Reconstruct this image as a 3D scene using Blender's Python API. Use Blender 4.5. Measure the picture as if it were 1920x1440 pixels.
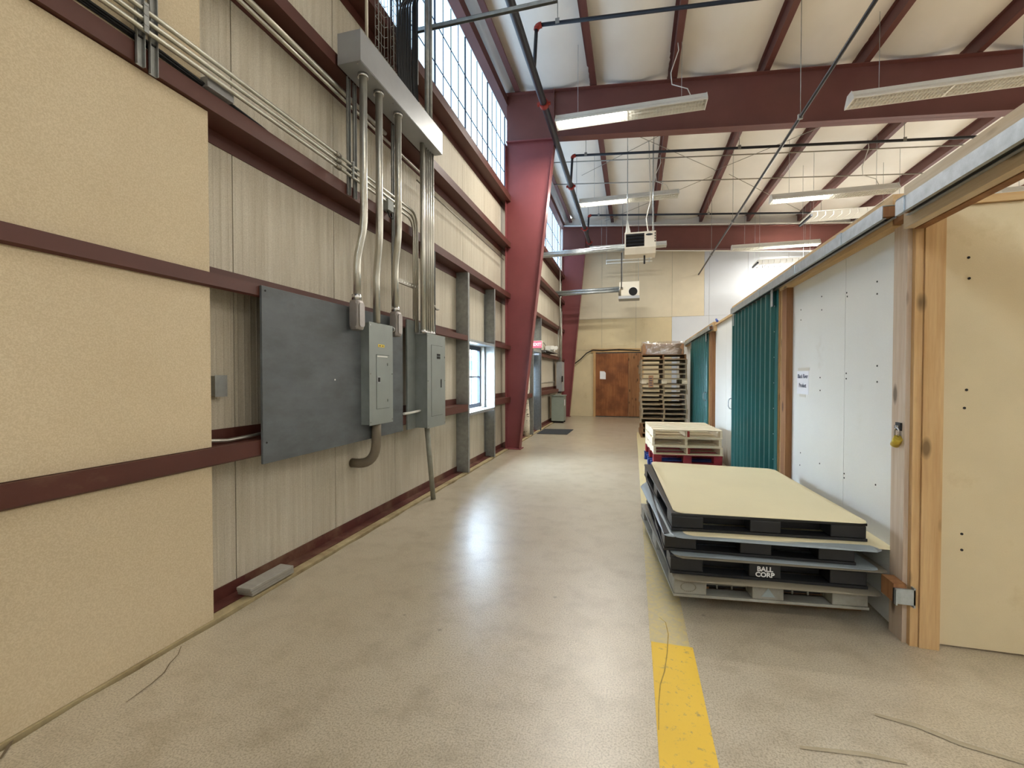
import bpy, math, random
from mathutils import Vector, Matrix
R = math.radians
random.seed(7)
for o in list(bpy.data.objects): bpy.data.objects.remove(o, do_unlink=True)
S = bpy.context.scene
C = S.collection

# ------------------------------------------------------------------ camera, sky, exposure
FPX, H0 = 840.0, 1.5                       # focal length in pixels of the 1920 px frame, eye height
YAW, PIT = R(15.12), R(1.023)
cd = bpy.data.cameras.new('camera'); cd.sensor_width = 36; cd.lens = FPX/1920*36; cd.clip_end = 300
cam = bpy.data.objects.new('camera', cd); C.objects.link(cam)
cam.location = (0, 0, H0); cam.rotation_euler = (R(90)-PIT, 0, YAW)
S.camera = cam
S.view_settings.view_transform = 'Standard'; S.view_settings.look = 'None'
S.view_settings.gamma = 1; S.view_settings.use_curve_mapping = False
S.view_settings.exposure = 0.74
W = bpy.data.worlds.new('sky'); S.world = W; W.use_nodes = True
bg = W.node_tree.nodes['Background']; bg.inputs[0].default_value = (0.76, 0.87, 1.0, 1); bg.inputs[1].default_value = 42.0
LAMP_W = 40.0                              # watts of one lit half of a fluorescent fixture
LAMP_COL = (1.0, 0.95, 0.86)
DAY = 1.9                                 # brightness of the translucent clerestory sheets

_Fh = Vector((-math.sin(YAW), math.cos(YAW), 0)); _R = Vector((math.cos(YAW), math.sin(YAW), 0)); _Z = Vector((0, 0, 1))
_F = _Fh*math.cos(PIT)-_Z*math.sin(PIT); _U = _Fh*math.sin(PIT)+_Z*math.cos(PIT)
def ray(u, v): return _R*((u-960)/FPX)-_U*((v-720)/FPX)+_F
def onx(u, v, X): d = ray(u, v); p = d*(X/d.x); return Vector((X, p.y, p.z+H0))
def ony(u, v, Y): d = ray(u, v); p = d*(Y/d.y); return Vector((p.x, Y, p.z+H0))
def onz(u, v, z): d = ray(u, v); p = d*((z-H0)/d.z); return Vector((p.x, p.y, z))

# ------------------------------------------------------------------ materials
MATS = {}
def srgb(r, g, b):
    f = lambda c: (c/255/12.92) if c/255 <= .04045 else ((c/255+.055)/1.055)**2.4
    return (f(r), f(g), f(b))
class NT:
    def __init__(s, name):
        s.m = bpy.data.materials.new(name); s.m.use_nodes = True; s.t = s.m.node_tree; s.t.nodes.clear()
        s.out = s.n('ShaderNodeOutputMaterial'); MATS[name] = s.m
    def n(s, typ, ins=None, **kw):
        nd = s.t.nodes.new(typ)
        for k, v in kw.items(): setattr(nd, k, v)
        if ins:
            for k, v in ins.items():
                if hasattr(v, 'is_output'): s.t.links.new(v, nd.inputs[k])
                elif v is not None: nd.inputs[k].default_value = v
        return nd
    def pos(s, scale=(1, 1, 1), kind='pos', rot=(0, 0, 0)):
        if kind == 'pos': o = s.n('ShaderNodeNewGeometry').outputs['Position']
        else: o = s.n('ShaderNodeTexCoord').outputs['Object']
        return s.n('ShaderNodeMapping', {0: o, 'Scale': scale, 'Rotation': rot}).outputs[0]
    def noise(s, vec, scale, detail=5, rough=.55):
        return s.n('ShaderNodeTexNoise', {'Vector': vec, 'Scale': scale, 'Detail': detail, 'Roughness': rough}).outputs[0]
    def ramp(s, fac, stops):
        r = s.n('ShaderNodeValToRGB', {0: fac}); e = r.color_ramp.elements
        while len(e) < len(stops): e.new(.5)
        for i, (p, c) in enumerate(stops):
            e[i].position = p; e[i].color = (c, c, c, 1) if isinstance(c, (int, float)) else (*c, 1)
        return r.outputs[0]
    def mix(s, fac, a, b, blend='MIX'):
        nd = s.n('ShaderNodeMix', data_type='RGBA', blend_type=blend)
        for k, v in ((0, fac), (6, a), (7, b)):
            if hasattr(v, 'is_output'): s.t.links.new(v, nd.inputs[k])
            else: nd.inputs[k].default_value = v if k == 0 else (*v, 1)
        return nd.outputs[2]
    def bump(s, h, strength, dist=.01, normal=None):
        return s.n('ShaderNodeBump', {'Height': h, 'Strength': strength, 'Distance': dist, 'Normal': normal}).outputs[0]
    def done(s, col, rough=.6, metal=0., normal=None, spec=.5, **kw):
        ins = {'Base Color': col if hasattr(col, 'is_output') else (*col, 1), 'Roughness': rough, 'Metallic': metal, 'Specular IOR Level': spec}
        if normal is not None: ins['Normal'] = normal
        ins.update(kw)
        b = s.n('ShaderNodeBsdfPrincipled', ins); s.t.links.new(b.outputs[0], s.out.inputs[0]); return s.m
def mul(c, k): return tuple(min(1, x*k) for x in c)
def paint(name, col, rough=.6, metal=0., var=.10, scale=6, stretch=(1, 1, 1), bump=.1, bscale=70, kind='pos', dirt=None, dscale=2.5, dlo=.55, dhi=.8, spec=.4, fine=.05):
    t = NT(name); v = t.pos(stretch, kind)
    a = t.noise(v, scale, 6)
    c = t.mix(t.ramp(a, [(.3, 0.), (.7, 1.)]), mul(col, 1-var), mul(col, 1+var))
    g = t.noise(t.pos((1, 1, 1), kind), 260, 2)
    c = t.mix(t.ramp(g, [(.35, 0.), (.65, 1.)]), mul(tuple([1]*3), 1-fine), (1, 1, 1)) if False else t.mix(1.0, c, t.mix(t.ramp(g, [(.35, 0.), (.65, 1.)]), (1-fine,)*3, (1., 1., 1.)), 'MULTIPLY')
    if dirt:
        d = t.noise(t.pos(stretch, kind), dscale, 8, .65)
        c = t.mix(t.ramp(d, [(dlo, 0.), (dhi, 1.)]), c, dirt)
    nb = t.bump(t.noise(t.pos((1, 1, 1), kind), bscale, 4), bump, .004) if bump else None
    return t.done(c, rough, metal, nb, spec)
def wood(name, light, dark, axis, kind='pos', knots=True, rough=.65, grey=None, ks=1.0):
    t = NT(name); s = [9., 9., 9.]; s[axis] = .55
    v = t.pos(tuple(s), kind); w = t.noise(v, 2.2, 6, .6)
    c = t.mix(t.ramp(w, [(.32, 0.), (.68, 1.)]), light, dark)
    c = t.mix(t.ramp(t.noise(v, 9, 3), [(.35, .0), (.75, .35)]), c, mul(dark, .7))
    if grey: c = t.mix(t.ramp(t.noise(t.pos((1, 1, 1), kind), 2.3, 6), [(.4, 0.), (.62, .8)]), c, grey)
    if knots:
        k = [8., 8., 8.]; k[axis] = 3.2
        vo = t.n('ShaderNodeTexVoronoi', {'Vector': t.pos(tuple(x*ks for x in k), kind), 'Scale': 1.0}).outputs[0]
        c = t.mix(t.ramp(vo, [(.11, .9), (.22, 0.)]), c, mul(dark, .3))
    nb = t.bump(w, .25, .004)
    return t.done(c, rough, 0, nb, .3)

# cream wall board with a fine speckle
t = NT('cream_board'); n1 = t.noise(t.pos(), 1.1, 5); n2 = t.noise(t.pos(), 150, 3, .7)
c = t.mix(t.ramp(n1, [(.3, 0.), (.7, 1.)]), srgb(206, 190, 160), srgb(214, 199, 170))
c = t.mix(t.ramp(n2, [(.42, .35), (.6, 0.)]), c, srgb(168, 146, 112))
c = t.mix(t.ramp(t.noise(t.pos((1, 1, 3)), 6, 6, .7), [(.66, 0.), (.8, .35)]), c, srgb(150, 130, 95)); t.done(c, .75, 0, t.bump(n2, .2, .003), .25)
# off-white ribbed liner sheet, dusty vertical streaks
t = NT('liner_sheet'); st = t.noise(t.pos((1, 14, .6)), 1.6, 7, .62); n2 = t.noise(t.pos(), 190, 3, .7)
c = t.mix(t.ramp(st, [(.35, 0.), (.72, 1.)]), srgb(208, 201, 185), srgb(184, 175, 156))
c = t.mix(t.ramp(n2, [(.4, .35), (.58, 0.)]), c, srgb(140, 128, 105))
wv = t.n('ShaderNodeTexWave', {'Vector': t.pos((0, 1, 0)), 'Scale': 5.6, 'Distortion': 0.}, bands_direction='Y').outputs[1]
t.done(c, .6, 0, t.bump(t.ramp(wv, [(.75, 0.), (1., 1.)]), .35, .006), .35)
paint('girt_red', srgb(84, 46, 37), .5, 0, .12, 5, (1, .5, 1), .08, dirt=srgb(120, 92, 72), dlo=.62, dhi=.86)
paint('frame_red', srgb(130, 68, 70), .42, 0, .06, 3, bump=.05)
paint('beam_red', srgb(110, 67, 62), .45, 0, .07, 3, bump=.05)
paint('purlin_red', srgb(104, 64, 60), .5, 0, .08, 3, bump=.05)
paint('galvanized', srgb(178, 186, 190), .38, .75, .14, 22, bump=.05, spec=.5)
paint('galvanized_dull', srgb(150, 152, 150), .5, .6, .16, 16, bump=.08)
paint('conduit_steel', srgb(196, 194, 184), .34, .85, .10, 10, (1, 1, .4), .06, dirt=srgb(150, 140, 118), dlo=.58, dhi=.8)
paint('conduit_dark', srgb(150, 146, 136), .4, .8, .12, 10, bump=.06)
paint('black_pipe', srgb(44, 46, 52), .45, .3, .2, 8, bump=.06)
paint('coupling_red', srgb(150, 48, 38), .5, 0, .2, 20, bump=.1)
paint('board_grey', srgb(92, 97, 100), .55, 0, .12, 3.5, (1, 1, 2.5), .25, 40, dirt=srgb(76, 80, 80), dlo=.45, dhi=.7)
paint('panel_grey', srgb(142, 148, 144), .42, .15, .06, 5, bump=.08, bscale=160)
paint('panel_grey_side', srgb(128, 134, 132), .42, .15, .12, 7, bump=.08, bscale=160)
paint('trough_grey', srgb(158, 160, 162), .4, .35, .06, 4, bump=.05)
paint('fitting_alu', srgb(158, 152, 148), .45, .6, .08, 14, bump=.1)
paint('pvc_brown', srgb(118, 108, 92), .5, 0, .12, 8, bump=.05)
paint('pvc_grey', srgb(140, 140, 128), .6, 0, .18, 12, bump=.1)
paint('black_rubber', srgb(22, 23, 26), .55, 0, .2, 12, bump=.06)
paint('wire_blue', srgb(52, 60, 74), .5, .5, .15, 20, bump=0)
paint('white_enamel', srgb(226, 226, 220), .4, 0, .04, 4, bump=.02)
paint('heater_cream', srgb(226, 220, 204), .45, 0, .04, 4, bump=.02)
paint('dark_gap', srgb(20, 19, 19), .8, 0, .1, 10, bump=0)
paint('insulation_vinyl', srgb(243, 241, 235), .42, 0, .04, 1.6, (1, .6, 1), .75, 5, fine=.03)
paint('white_panel', srgb(224, 224, 218), .6, 0, .03, 1.5, bump=.06, dirt=srgb(196, 190, 176), dlo=.62, dhi=.9)
paint('blue_white_panel', srgb(206, 212, 220), .6, 0, .03, 1.5, bump=.06)
paint('far_board', srgb(212, 197, 160), .7, 0, .05, 2.2, bump=.1, dirt=srgb(186, 168, 126), dlo=.58, dhi=.85)
paint('far_board_pale', srgb(218, 208, 184), .7, 0, .04, 2.2, bump=.1)
paint('return_board', srgb(206, 188, 152), .7, 0, .06, 2.5, bump=.12, bscale=120, dirt=srgb(176, 152, 108), dlo=.6, dhi=.85)
paint('dark_red_plastic', srgb(128, 30, 44), .45, 0, .1, 10, bump=.05, kind='obj')
paint('pallet_red', srgb(138, 34, 44), .6, 0, .2, 14, bump=.2, kind='obj')
paint('pallet_blue', srgb(36, 62, 128), .6, 0, .2, 14, bump=.2, kind='obj')
paint('black_plastic', srgb(30, 31, 34), .38, 0, .15, 10, bump=.08, kind='obj')
paint('grey_plastic', srgb(150, 148, 138), .5, 0, .12, 8, bump=.1, kind='obj', dirt=srgb(104, 96, 82), dlo=.5, dhi=.75)
paint('sheet_cream', srgb(226, 214, 176), .6, 0, .03, 2, bump=.05, kind='obj')
paint('sheet_grey', srgb(150, 160, 164), .4, 0, .05, 4, bump=.05, kind='obj')
paint('sheet_tan', srgb(132, 124, 106), .55, 0, .08, 4, bump=.05, kind='obj')
paint('green_steel', srgb(28, 92, 90), .36, .1, .08, 3, bump=.03, spec=.6)
paint('paper', srgb(232, 234, 238), .7, 0, .02, 6, bump=0)
paint('ink', srgb(52, 62, 88), .7, 0, .05, 6, bump=0)
paint('tape_clear', srgb(206, 202, 188), .3, 0, .05, 6, bump=0)
paint('white_print', srgb(236, 236, 234), .6, 0, .02, 6, bump=0)
paint('label_yellow', srgb(226, 196, 64), .5, 0, .05, 20, bump=0)
paint('brass', srgb(196, 172, 70), .35, .7, .1, 30, bump=0)
paint('chrome', srgb(200, 200, 200), .22, .95, .05, 20, bump=0)
paint('mat_dark', srgb(52, 56, 60), .85, 0, .2, 90, bump=.4, bscale=220)
paint('transformer_green', srgb(138, 148, 138), .5, .1, .06, 6, bump=.05)
paint('cardboard', srgb(168, 128, 94), .8, 0, .08, 5, bump=.1, kind='obj')
paint('tile_grey', srgb(150, 146, 138), .6, 0, .1, 26, bump=.2)
paint('curb_concrete', srgb(172, 156, 120), .8, 0, .16, 12, bump=.4, bscale=40, dirt=srgb(120, 98, 66), dlo=.5, dhi=.75)
paint('base_red', srgb(84, 40, 34), .6, 0, .15, 8, bump=.1, dirt=srgb(128, 100, 78), dlo=.5, dhi=.75)
paint('worn_yellow', srgb(168, 140, 66), .8, 0, .2, 30, bump=0)
paint('crack', srgb(112, 98, 78), .9, 0, .2, 20, bump=0)
paint('scuff', srgb(166, 154, 130), .8, 0, .1, 20, bump=0)
paint('teal_metal', srgb(24, 62, 60), .5, 0, .05, 2, bump=0)
paint('outside_white', srgb(240, 240, 240), .8, 0, .03, 2, bump=0)
paint('outside_ground', srgb(92, 90, 86), .9, 0, .1, 1.5, bump=0)
paint('window_dark', srgb(40, 50, 66), .4, .3, .05, 8, bump=0)
wood('pine_y', srgb(212, 182, 138), srgb(192, 156, 108), 1)
wood('pine_z', srgb(208, 174, 126), srgb(184, 144, 94), 2)
wood('pine_x', srgb(208, 176, 128), srgb(184, 146, 96), 0)
wood('pine_white_y', srgb(214, 198, 172), srgb(198, 172, 138), 1)
wood('pine_white_z', srgb(208, 192, 172), srgb(190, 166, 142), 2)
wood('jamb_brown', srgb(158, 114, 74), srgb(126, 84, 52), 2)
wood('door_ply', srgb(164, 108, 66), srgb(134, 82, 46), 2, knots=False, grey=srgb(104, 60, 34))
wood('pallet_new', srgb(238, 228, 206), srgb(222, 204, 170), 0, 'obj', False)
wood('pallet_old', srgb(174, 152, 118), srgb(128, 104, 74), 0, 'obj', False, grey=srgb(148, 140, 124))
wood('pallet_brown', srgb(150, 112, 72), srgb(112, 78, 48), 0, 'obj', False)
# sealed concrete
t = NT('concrete'); a = t.noise(t.pos(), .55, 6); b = t.noise(t.pos((1, 1, 1)), 4.5, 8, .68); g = t.noise(t.pos(), 120, 3, .7)
c = t.mix(t.ramp(a, [(.3, 0.), (.7, 1.)]), srgb(184, 172, 148), srgb(197, 187, 167))
c = t.mix(t.ramp(b, [(.47, 0.), (.74, .75)]), c, srgb(150, 136, 112))
c = t.mix(t.ramp(g, [(.38, .65), (.56, 0.)]), c, srgb(124, 110, 86))
sc = t.noise(t.pos((1.2, 9, 1), rot=(0, 0, R(38))), 2.2, 6, .7)
c = t.mix(t.ramp(sc, [(.64, 0.), (.8, .45)]), c, srgb(132, 118, 96))
spt = t.n('ShaderNodeTexVoronoi', {'Vector': t.pos(), 'Scale': 3.1}).outputs[0]
c = t.mix(t.ramp(spt, [(.02, .6), (.05, 0.)]), c, srgb(96, 84, 66))
rg = t.ramp(t.noise(t.pos(), 2.5, 6), [(.3, .30), (.7, .44)])
t.done(c, rg, 0, t.bump(t.noise(t.pos(), 28, 6, .7), .22, .006), .5, **{'Coat Weight': .9, 'Coat Roughness': .34})
# floor paint
def floorpaint(name, col, base, lo, hi):
    t = NT(name); w = t.noise(t.pos((1, 1, 1)), 26, 8, .75)
    c = t.mix(t.ramp(w, [(lo, 0.), (hi, 1.)]), base, col)
    c = t.mix(t.ramp(t.noise(t.pos(), 3, 5), [(.35, 0.), (.7, .25)]), c, mul(col, .8))
    t.done(c, .55, 0, t.bump(t.noise(t.pos(), 60, 4), .15, .004), .4)
floorpaint('line_yellow', srgb(232, 192, 66), srgb(160, 140, 96), .34, .44)
floorpaint('line_faded', srgb(208, 190, 132), srgb(190, 178, 148), .42, .6)
# daylit translucent clerestory sheet
t = NT('clerestory_sheet')
c = t.mix(t.ramp(t.noise(t.pos((1, .6, .5)), 1.2, 4), [(.3, 0.), (.7, 1.)]), (.44, .67, .93), (.50, .72, .97))
d = t.n('ShaderNodeBsdfPrincipled', {'Base Color': (.8, .86, .9, 1), 'Roughness': .5, 'Emission Color': c, 'Emission Strength': DAY*.62})
t.t.links.new(d.outputs[0], t.out.inputs[0])
# glass, film, glow
def glassy(name, tint, fac):
    t = NT(name); tr = t.n('ShaderNodeBsdfTransparent', {'Color': (*tint, 1)}); gl = t.n('ShaderNodeBsdfGlossy', {'Color': (1, 1, 1, 1), 'Roughness': .08})
    nb = t.bump(t.noise(t.pos(kind='obj'), 9, 4), 0. if name == 'glass' else .6, .03); t.t.links.new(nb, gl.inputs['Normal'])
    mx = t.n('ShaderNodeMixShader', {0: fac}); t.t.links.new(tr.outputs[0], mx.inputs[1]); t.t.links.new(gl.outputs[0], mx.inputs[2]); t.t.links.new(mx.outputs[0], t.out.inputs[0])
glassy('glass', (.93, .97, 1.), .07); glassy('stretch_film', (.93, .93, .93), .34)
def glow(name, col, k):
    t = NT(name); e = t.n('ShaderNodeEmission', {'Color': (*col, 1), 'Strength': k}); t.t.links.new(e.outputs[0], t.out.inputs[0])
glow('tube_lit', LAMP_COL, 9.0); glow('exit_red', (1., .16, .24), 1.0); glow('exit_white', (1., .8, .8), 1.2)
paint('tube_off', srgb(235, 235, 230), .3, 0, .02, 4, bump=0)

# ------------------------------------------------------------------ mesh building
class MB:
    def __init__(s): s.v = []; s.f = []; s.sm = []
    def add(s, vs, fs, smooth=False):
        o = len(s.v); s.v += [Vector(p) for p in vs]
        for f in fs: s.f.append([i+o for i in f]); s.sm.append(smooth)
        return s
    def box(s, x0, x1, y0, y1, z0, z1):
        x0, x1 = sorted((x0, x1)); y0, y1 = sorted((y0, y1)); z0, z1 = sorted((z0, z1))
        return s.add([(x0, y0, z0), (x1, y0, z0), (x1, y1, z0), (x0, y1, z0), (x0, y0, z1), (x1, y0, z1), (x1, y1, z1), (x0, y1, z1)],
                     [(0, 3, 2, 1), (4, 5, 6, 7), (0, 1, 5, 4), (1, 2, 6, 5), (2, 3, 7, 6), (3, 0, 4, 7)])
    def tube(s, pts, r, n=10, caps=True):
        P = [Vector(p) for p in pts]; rs = r if isinstance(r, (list, tuple)) else [r]*len(P)
        rings = []; up = None
        for i, p in enumerate(P):
            a = (P[i]-P[i-1]).normalized() if i > 0 else None; b = (P[i+1]-P[i]).normalized() if i < len(P)-1 else None
            d = ((a or b)+(b or a)).normalized()
            if up is None:
                up = Vector((0, 0, 1)) if abs(d.z) < .9 else Vector((0, 1, 0))
            x = d.cross(up).normalized(); up = x.cross(d).normalized()
            k = 1.0
            if a and b: k = 1/max(.5, a.dot(d))
            rings.append([p+(x*math.cos(2*math.pi*j/n)+up*math.sin(2*math.pi*j/n))*rs[i]*(k if k < 1.3 else 1.3) for j in range(n)])
        vs = [q for g in rings for q in g]; fs = []
        for i in range(len(P)-1):
            for j in range(n): fs.append((i*n+j, i*n+(j+1) % n, (i+1)*n+(j+1) % n, (i+1)*n+j))
        s.add(vs, fs, True)
        if caps:
            o = len(s.v)-len(vs); s.f.append([o+j for j in range(n)][::-1]); s.sm.append(False)
            s.f.append([o+(len(P)-1)*n+j for j in range(n)]); s.sm.append(False)
        return s
    def prism(s, poly, axis, a, b):
        """poly: 2-D outline in the plane across the axis (x: (y,z), y: (x,z), z: (x,y))"""
        def p3(q, t): return {0: (t, q[0], q[1]), 1: (q[0], t, q[1]), 2: (q[0], q[1], t)}[axis]
        n = len(poly); vs = [p3(q, a) for q in poly]+[p3(q, b) for q in poly]
        fs = [tuple(range(n)), tuple(range(2*n-1, n-1, -1))]+[(i, i+n, (i+1) % n+n, (i+1) % n) for i in range(n)]
        return s.add(vs, fs)
    def build(s, name, mat, parent=None, bevel=0, fix=True):
        off = Vector((0, 0, 0))
        if parent is not None: off = ROOT.get(parent, off)
        elif fix and s.v:
            xs = [v.x for v in s.v]; ys = [v.y for v in s.v]
            off = Vector(((min(xs)+max(xs))/2, (min(ys)+max(ys))/2, min(v.z for v in s.v)))
        me = bpy.data.meshes.new(name); me.from_pydata([v-off for v in s.v], [], s.f)
        me.polygons.foreach_set('use_smooth', s.sm); me.update()
        import bmesh
        bm = bmesh.new(); bm.from_mesh(me); bmesh.ops.recalc_face_normals(bm, faces=bm.faces); bm.to_mesh(me); bm.free()
        o = bpy.data.objects.new(name, me); C.objects.link(o); me.materials.append(MATS[mat])
        if parent is not None: o.parent = parent; ROOT[o] = off
        else: o.location = off; ROOT[o] = off
        if bevel:
            b = o.modifiers.new('bevel', 'BEVEL'); b.width = bevel; b.segments = 2; b.limit_method = 'ANGLE'; b.angle_limit = R(40)
        return o
ROOT = {}
def tag(o, label=None, cat=None, group=None, kind=None):
    if label: o['label'] = label
    if cat: o['category'] = cat
    if group: o['group'] = group
    if kind: o['kind'] = kind
    return o
def thing(name, label, cat, loc=(0, 0, 0), group=None):
    o = bpy.data.objects.new(name, None); C.objects.link(o); o.location = loc; o.empty_display_size = .1; ROOT[o] = Vector(loc)
    return tag(o, label, cat, group)
def struct(name, mb, mat, **k): return tag(mb.build(name, mat, fix=False, **k), kind='structure')
def sroot(name):
    o = bpy.data.objects.new(name, None); C.objects.link(o); ROOT[o] = Vector((0, 0, 0)); o['kind'] = 'structure'; return o
def dup(root, loc, rz=0, label=None, group=None):
    def cp(o, par):
        c = o.copy(); C.objects.link(c); c.parent = par
        for ch in KIDS.get(o, o.children): cp(ch, c)
        return c
    r = cp(root, None); r.location = loc; r.rotation_euler = (0, 0, rz)
    if label: r['label'] = label
    if group: r['group'] = group
    return r
KIDS = {}
def box(*a): return MB().box(*a)
def arc(p0, p1, p2, n=6):
    p0, p1, p2 = map(Vector, (p0, p1, p2)); return [p0*(1-t)**2+p1*2*t*(1-t)+p2*t*t for t in [i/n for i in range(n+1)]]
def text(body, size, name, mat, parent, M4, depth=.0008, align='CENTER', lead=1.0, bold=0.):
    cu = bpy.data.curves.new(name, 'FONT'); cu.body = body; cu.size = size; cu.extrude = depth; cu.align_x = align; cu.align_y = 'CENTER'; cu.space_line = lead; cu.offset = bold; cu.resolution_u = 3
    tmp = bpy.data.objects.new('tmp', cu); C.objects.link(tmp); bpy.context.view_layer.update()
    me = bpy.data.meshes.new_from_object(tmp); bpy.data.objects.remove(tmp, do_unlink=True)
    off = ROOT.get(parent, Vector()); me.transform(Matrix.Translation(-off) @ M4)
    me.materials.clear(); me.materials.append(MATS[mat]); me.name = name
    o = bpy.data.objects.new(name, me); C.objects.link(o); o.parent = parent; ROOT[o] = off; return o
FACE_X = lambda p: Matrix.Translation(p) @ Matrix(((0, 0, 1, 0), (1, 0, 0, 0), (0, 1, 0, 0), (0, 0, 0, 1)))    # reads from +X
FACE_NX = lambda p: Matrix.Translation(p) @ Matrix(((0, 0, -1, 0), (-1, 0, 0, 0), (0, 1, 0, 0), (0, 0, 0, 1)))  # reads from -X
FACE_NY = lambda p: Matrix.Translation(p) @ Matrix(((1, 0, 0, 0), (0, 0, -1, 0), (0, 1, 0, 0), (0, 0, 0, 1)))   # reads from -Y

# ------------------------------------------------------------------ the hall: floor, walls, roof
XL, XG, XB = -2.64, -2.44, -2.47         # liner sheet, girt face, board face
YB, YF, XO = -8.0, 16.85, 13.0           # back wall, far wall, outer right wall
XR = 1.49                                # corridor face of the right partition
YR = 3.0                                 # return wall that closes the next room
poly = [(XO, YB), (XO, YF+.1), (-2.44, YF+.1)]
y = YF
while y > YB:
    poly.append((-2.435+random.uniform(-.012, .012), y)); y -= .22
poly.append((-2.44, YB))
floor = struct('floor', MB().prism(poly, 2, -.12, 0), 'concrete')
box(-2.79, XO+.1, YB-.1, YF+.15, -.3, -.125).build('underfloor_light_stop', 'curb_concrete', floor)  # added under the slab to stop sky light leaking in at the wall
box(.105, .325, 0, 2.62, 0, .0025).build('painted_line', 'line_yellow', floor)['label'] = 'bright worn yellow stripe'
box(.1, .31, 2.62, YF-4.5, 0, .002).build('painted_line', 'line_faded', floor)['label'] = 'faded dusty yellow stripe'
def ground_strip(pts, w, mat, name, z=.003):
    P = [onz(u, v, 0) for u, v in pts]; mb = MB(); vs = []
    for i, p in enumerate(P):
        d = (P[min(i+1, len(P)-1)]-P[max(i-1, 0)]).normalized(); nrm = Vector((-d.y, d.x, 0))*w*(.35+.65*math.sin(math.pi*(i+.5)/len(P)))
        vs += [p+nrm+Vector((0, 0, z)), p-nrm+Vector((0, 0, z))]
    mb.add(vs, [(2*i, 2*i+1, 2*i+3, 2*i+2) for i in range(len(P)-1)]); return mb.build(name, mat, floor)
ground_strip([(340, 1212), (334, 1228), (318, 1245), (308, 1262), (285, 1282), (258, 1302), (236, 1318)], .003, 'crack', 'crack')
ground_strip([(0, 1425), (14, 1404), (24, 1388)], .006, 'crack', 'crack')
ground_strip([(1236, 1158), (1248, 1168), (1253, 1190), (1251, 1225), (1246, 1260), (1238, 1285), (1235, 1320), (1235, 1370)], .003, 'worn_yellow', 'tyre_scrape', .0032)
ground_strip([(1640, 1340), (1720, 1362), (1800, 1395), (1920, 1432)], .016, 'scuff', 'scuff_mark')
ground_strip([(1500, 1402), (1620, 1415), (1700, 1432)], .012, 'scuff', 'scuff_mark')

# left wall: ribbed liner sheets with window and door openings, boards near the camera
wl = sroot('wall_left')
OPEN = [(6.52, 7.80, .94, 2.03), (11.15, 12.05, 0, 2.12)]
def rects(y0, y1, z0, z1):
    out = [(y0, y1, z0, z1)]
    for a, b, c, d in OPEN:
        new = []
        for (p, q, r, s_) in out:
            if q <= a or p >= b or s_ <= c or r >= d: new.append((p, q, r, s_)); continue
            if p < a: new.append((p, a, r, s_))
            if q > b: new.append((b, q, r, s_))
            if r < c: new.append((max(p, a), min(q, b), r, c))
            if s_ > d: new.append((max(p, a), min(q, b), d, s_))
        out = new
    return out
k = 0; y = 2.47-1.07*10
while y < YF:
    mb = MB(); g = .004
    for (p, q, r, s_) in rects(max(YB, y+g), min(YF, y+1.07-g), .02, 5.12): mb.box(XL-.02, XL, p, q, r, s_)
    mb.build('liner_panel', 'liner_sheet', wl); y += 1.07
mb = MB()
for (p, q, r, s_) in rects(YB, YF, -.12, 5.12): mb.box(XL-.12, XL-.03, p, q, r, s_)
mb.build('outer_cladding', 'galvanized_dull', wl)
for z0, z1 in ((.012, .962), (1.068, 2.042), (2.122, 3.085), (3.2, 5.05)):
    box(XL+.001, XB, YB, 2.145 if z0 < 3.1 else 2.10, z0, z1).build('wall_board', 'cream_board', wl)
# base angle and curb at the foot of the liner
tr = struct('trim_1', MB().prism([(XL+.002, .012), (-2.53, .012), (-2.53, .02), (XL+.012, .02), (XL+.012, .1), (XL+.002, .1)], 1, 2.15, YF), 'base_red')
cb = struct('trim_2', box(XL-.12, -2.455, YB, YF, -.1, .010), 'curb_concrete')
# girts
def zee(z0, z1, up, lip=.018):
    """Z outline in (x,z): web at z0 with the front flange up, or web at z1 with the front flange down"""
    th = .007; xa, xb = XL+.002, XG
    if up: return [(xa, z0-.09), (xa+th, z0-.09), (xa+th, z0), (xb, z0), (xb, z1), (xb-lip, z1+.012), (xb-lip-.004, z1+.005), (xb-th, z1-.004), (xb-th, z0+th), (xa, z0+th)]
    return [(xa, z1-th), (xb-th, z1-th), (xb-th, z0+.004), (xb-lip-.004, z0-.005), (xb-lip, z0-.012), (xb, z0), (xb, z1), (xa+th, z1), (xa+th, z1+.085), (xa, z1+.085)]
GIRTS = [('lowest', .965, 1.065, False), ('second', 2.045, 2.12, False), ('third', 3.09, 3.19, True), ('fourth', 4.13, 4.235, True), ('topmost', 5.07, 5.2, True)]
LBL = {'lowest': 'dark red steel girt at hip height, lowest rail on the ribbed wall', 'second': 'dark red steel girt running behind the top edge of the grey plywood board',
       'third': 'dark red steel girt with bare conduits and black cables just above it', 'fourth': 'dark red steel girt passing behind the grey wiring trough', 'topmost': 'dark red steel girt directly under the translucent clerestory sheets'}
for nm, z0, z1, up in GIRTS:
    g = thing('wall_girt', LBL[nm], 'girt', (XG, 0, z0), 'girts on the left wall')
    segs = [(YB, 6.44), (7.85, 11.0), (12.2, YF)] if z0 < 2.5 else [(YB, YF)]
    for a, b in segs: MB().prism(zee(z0, z1, up), 1, a, b).build('girt_rail', 'girt_red', g)

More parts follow.
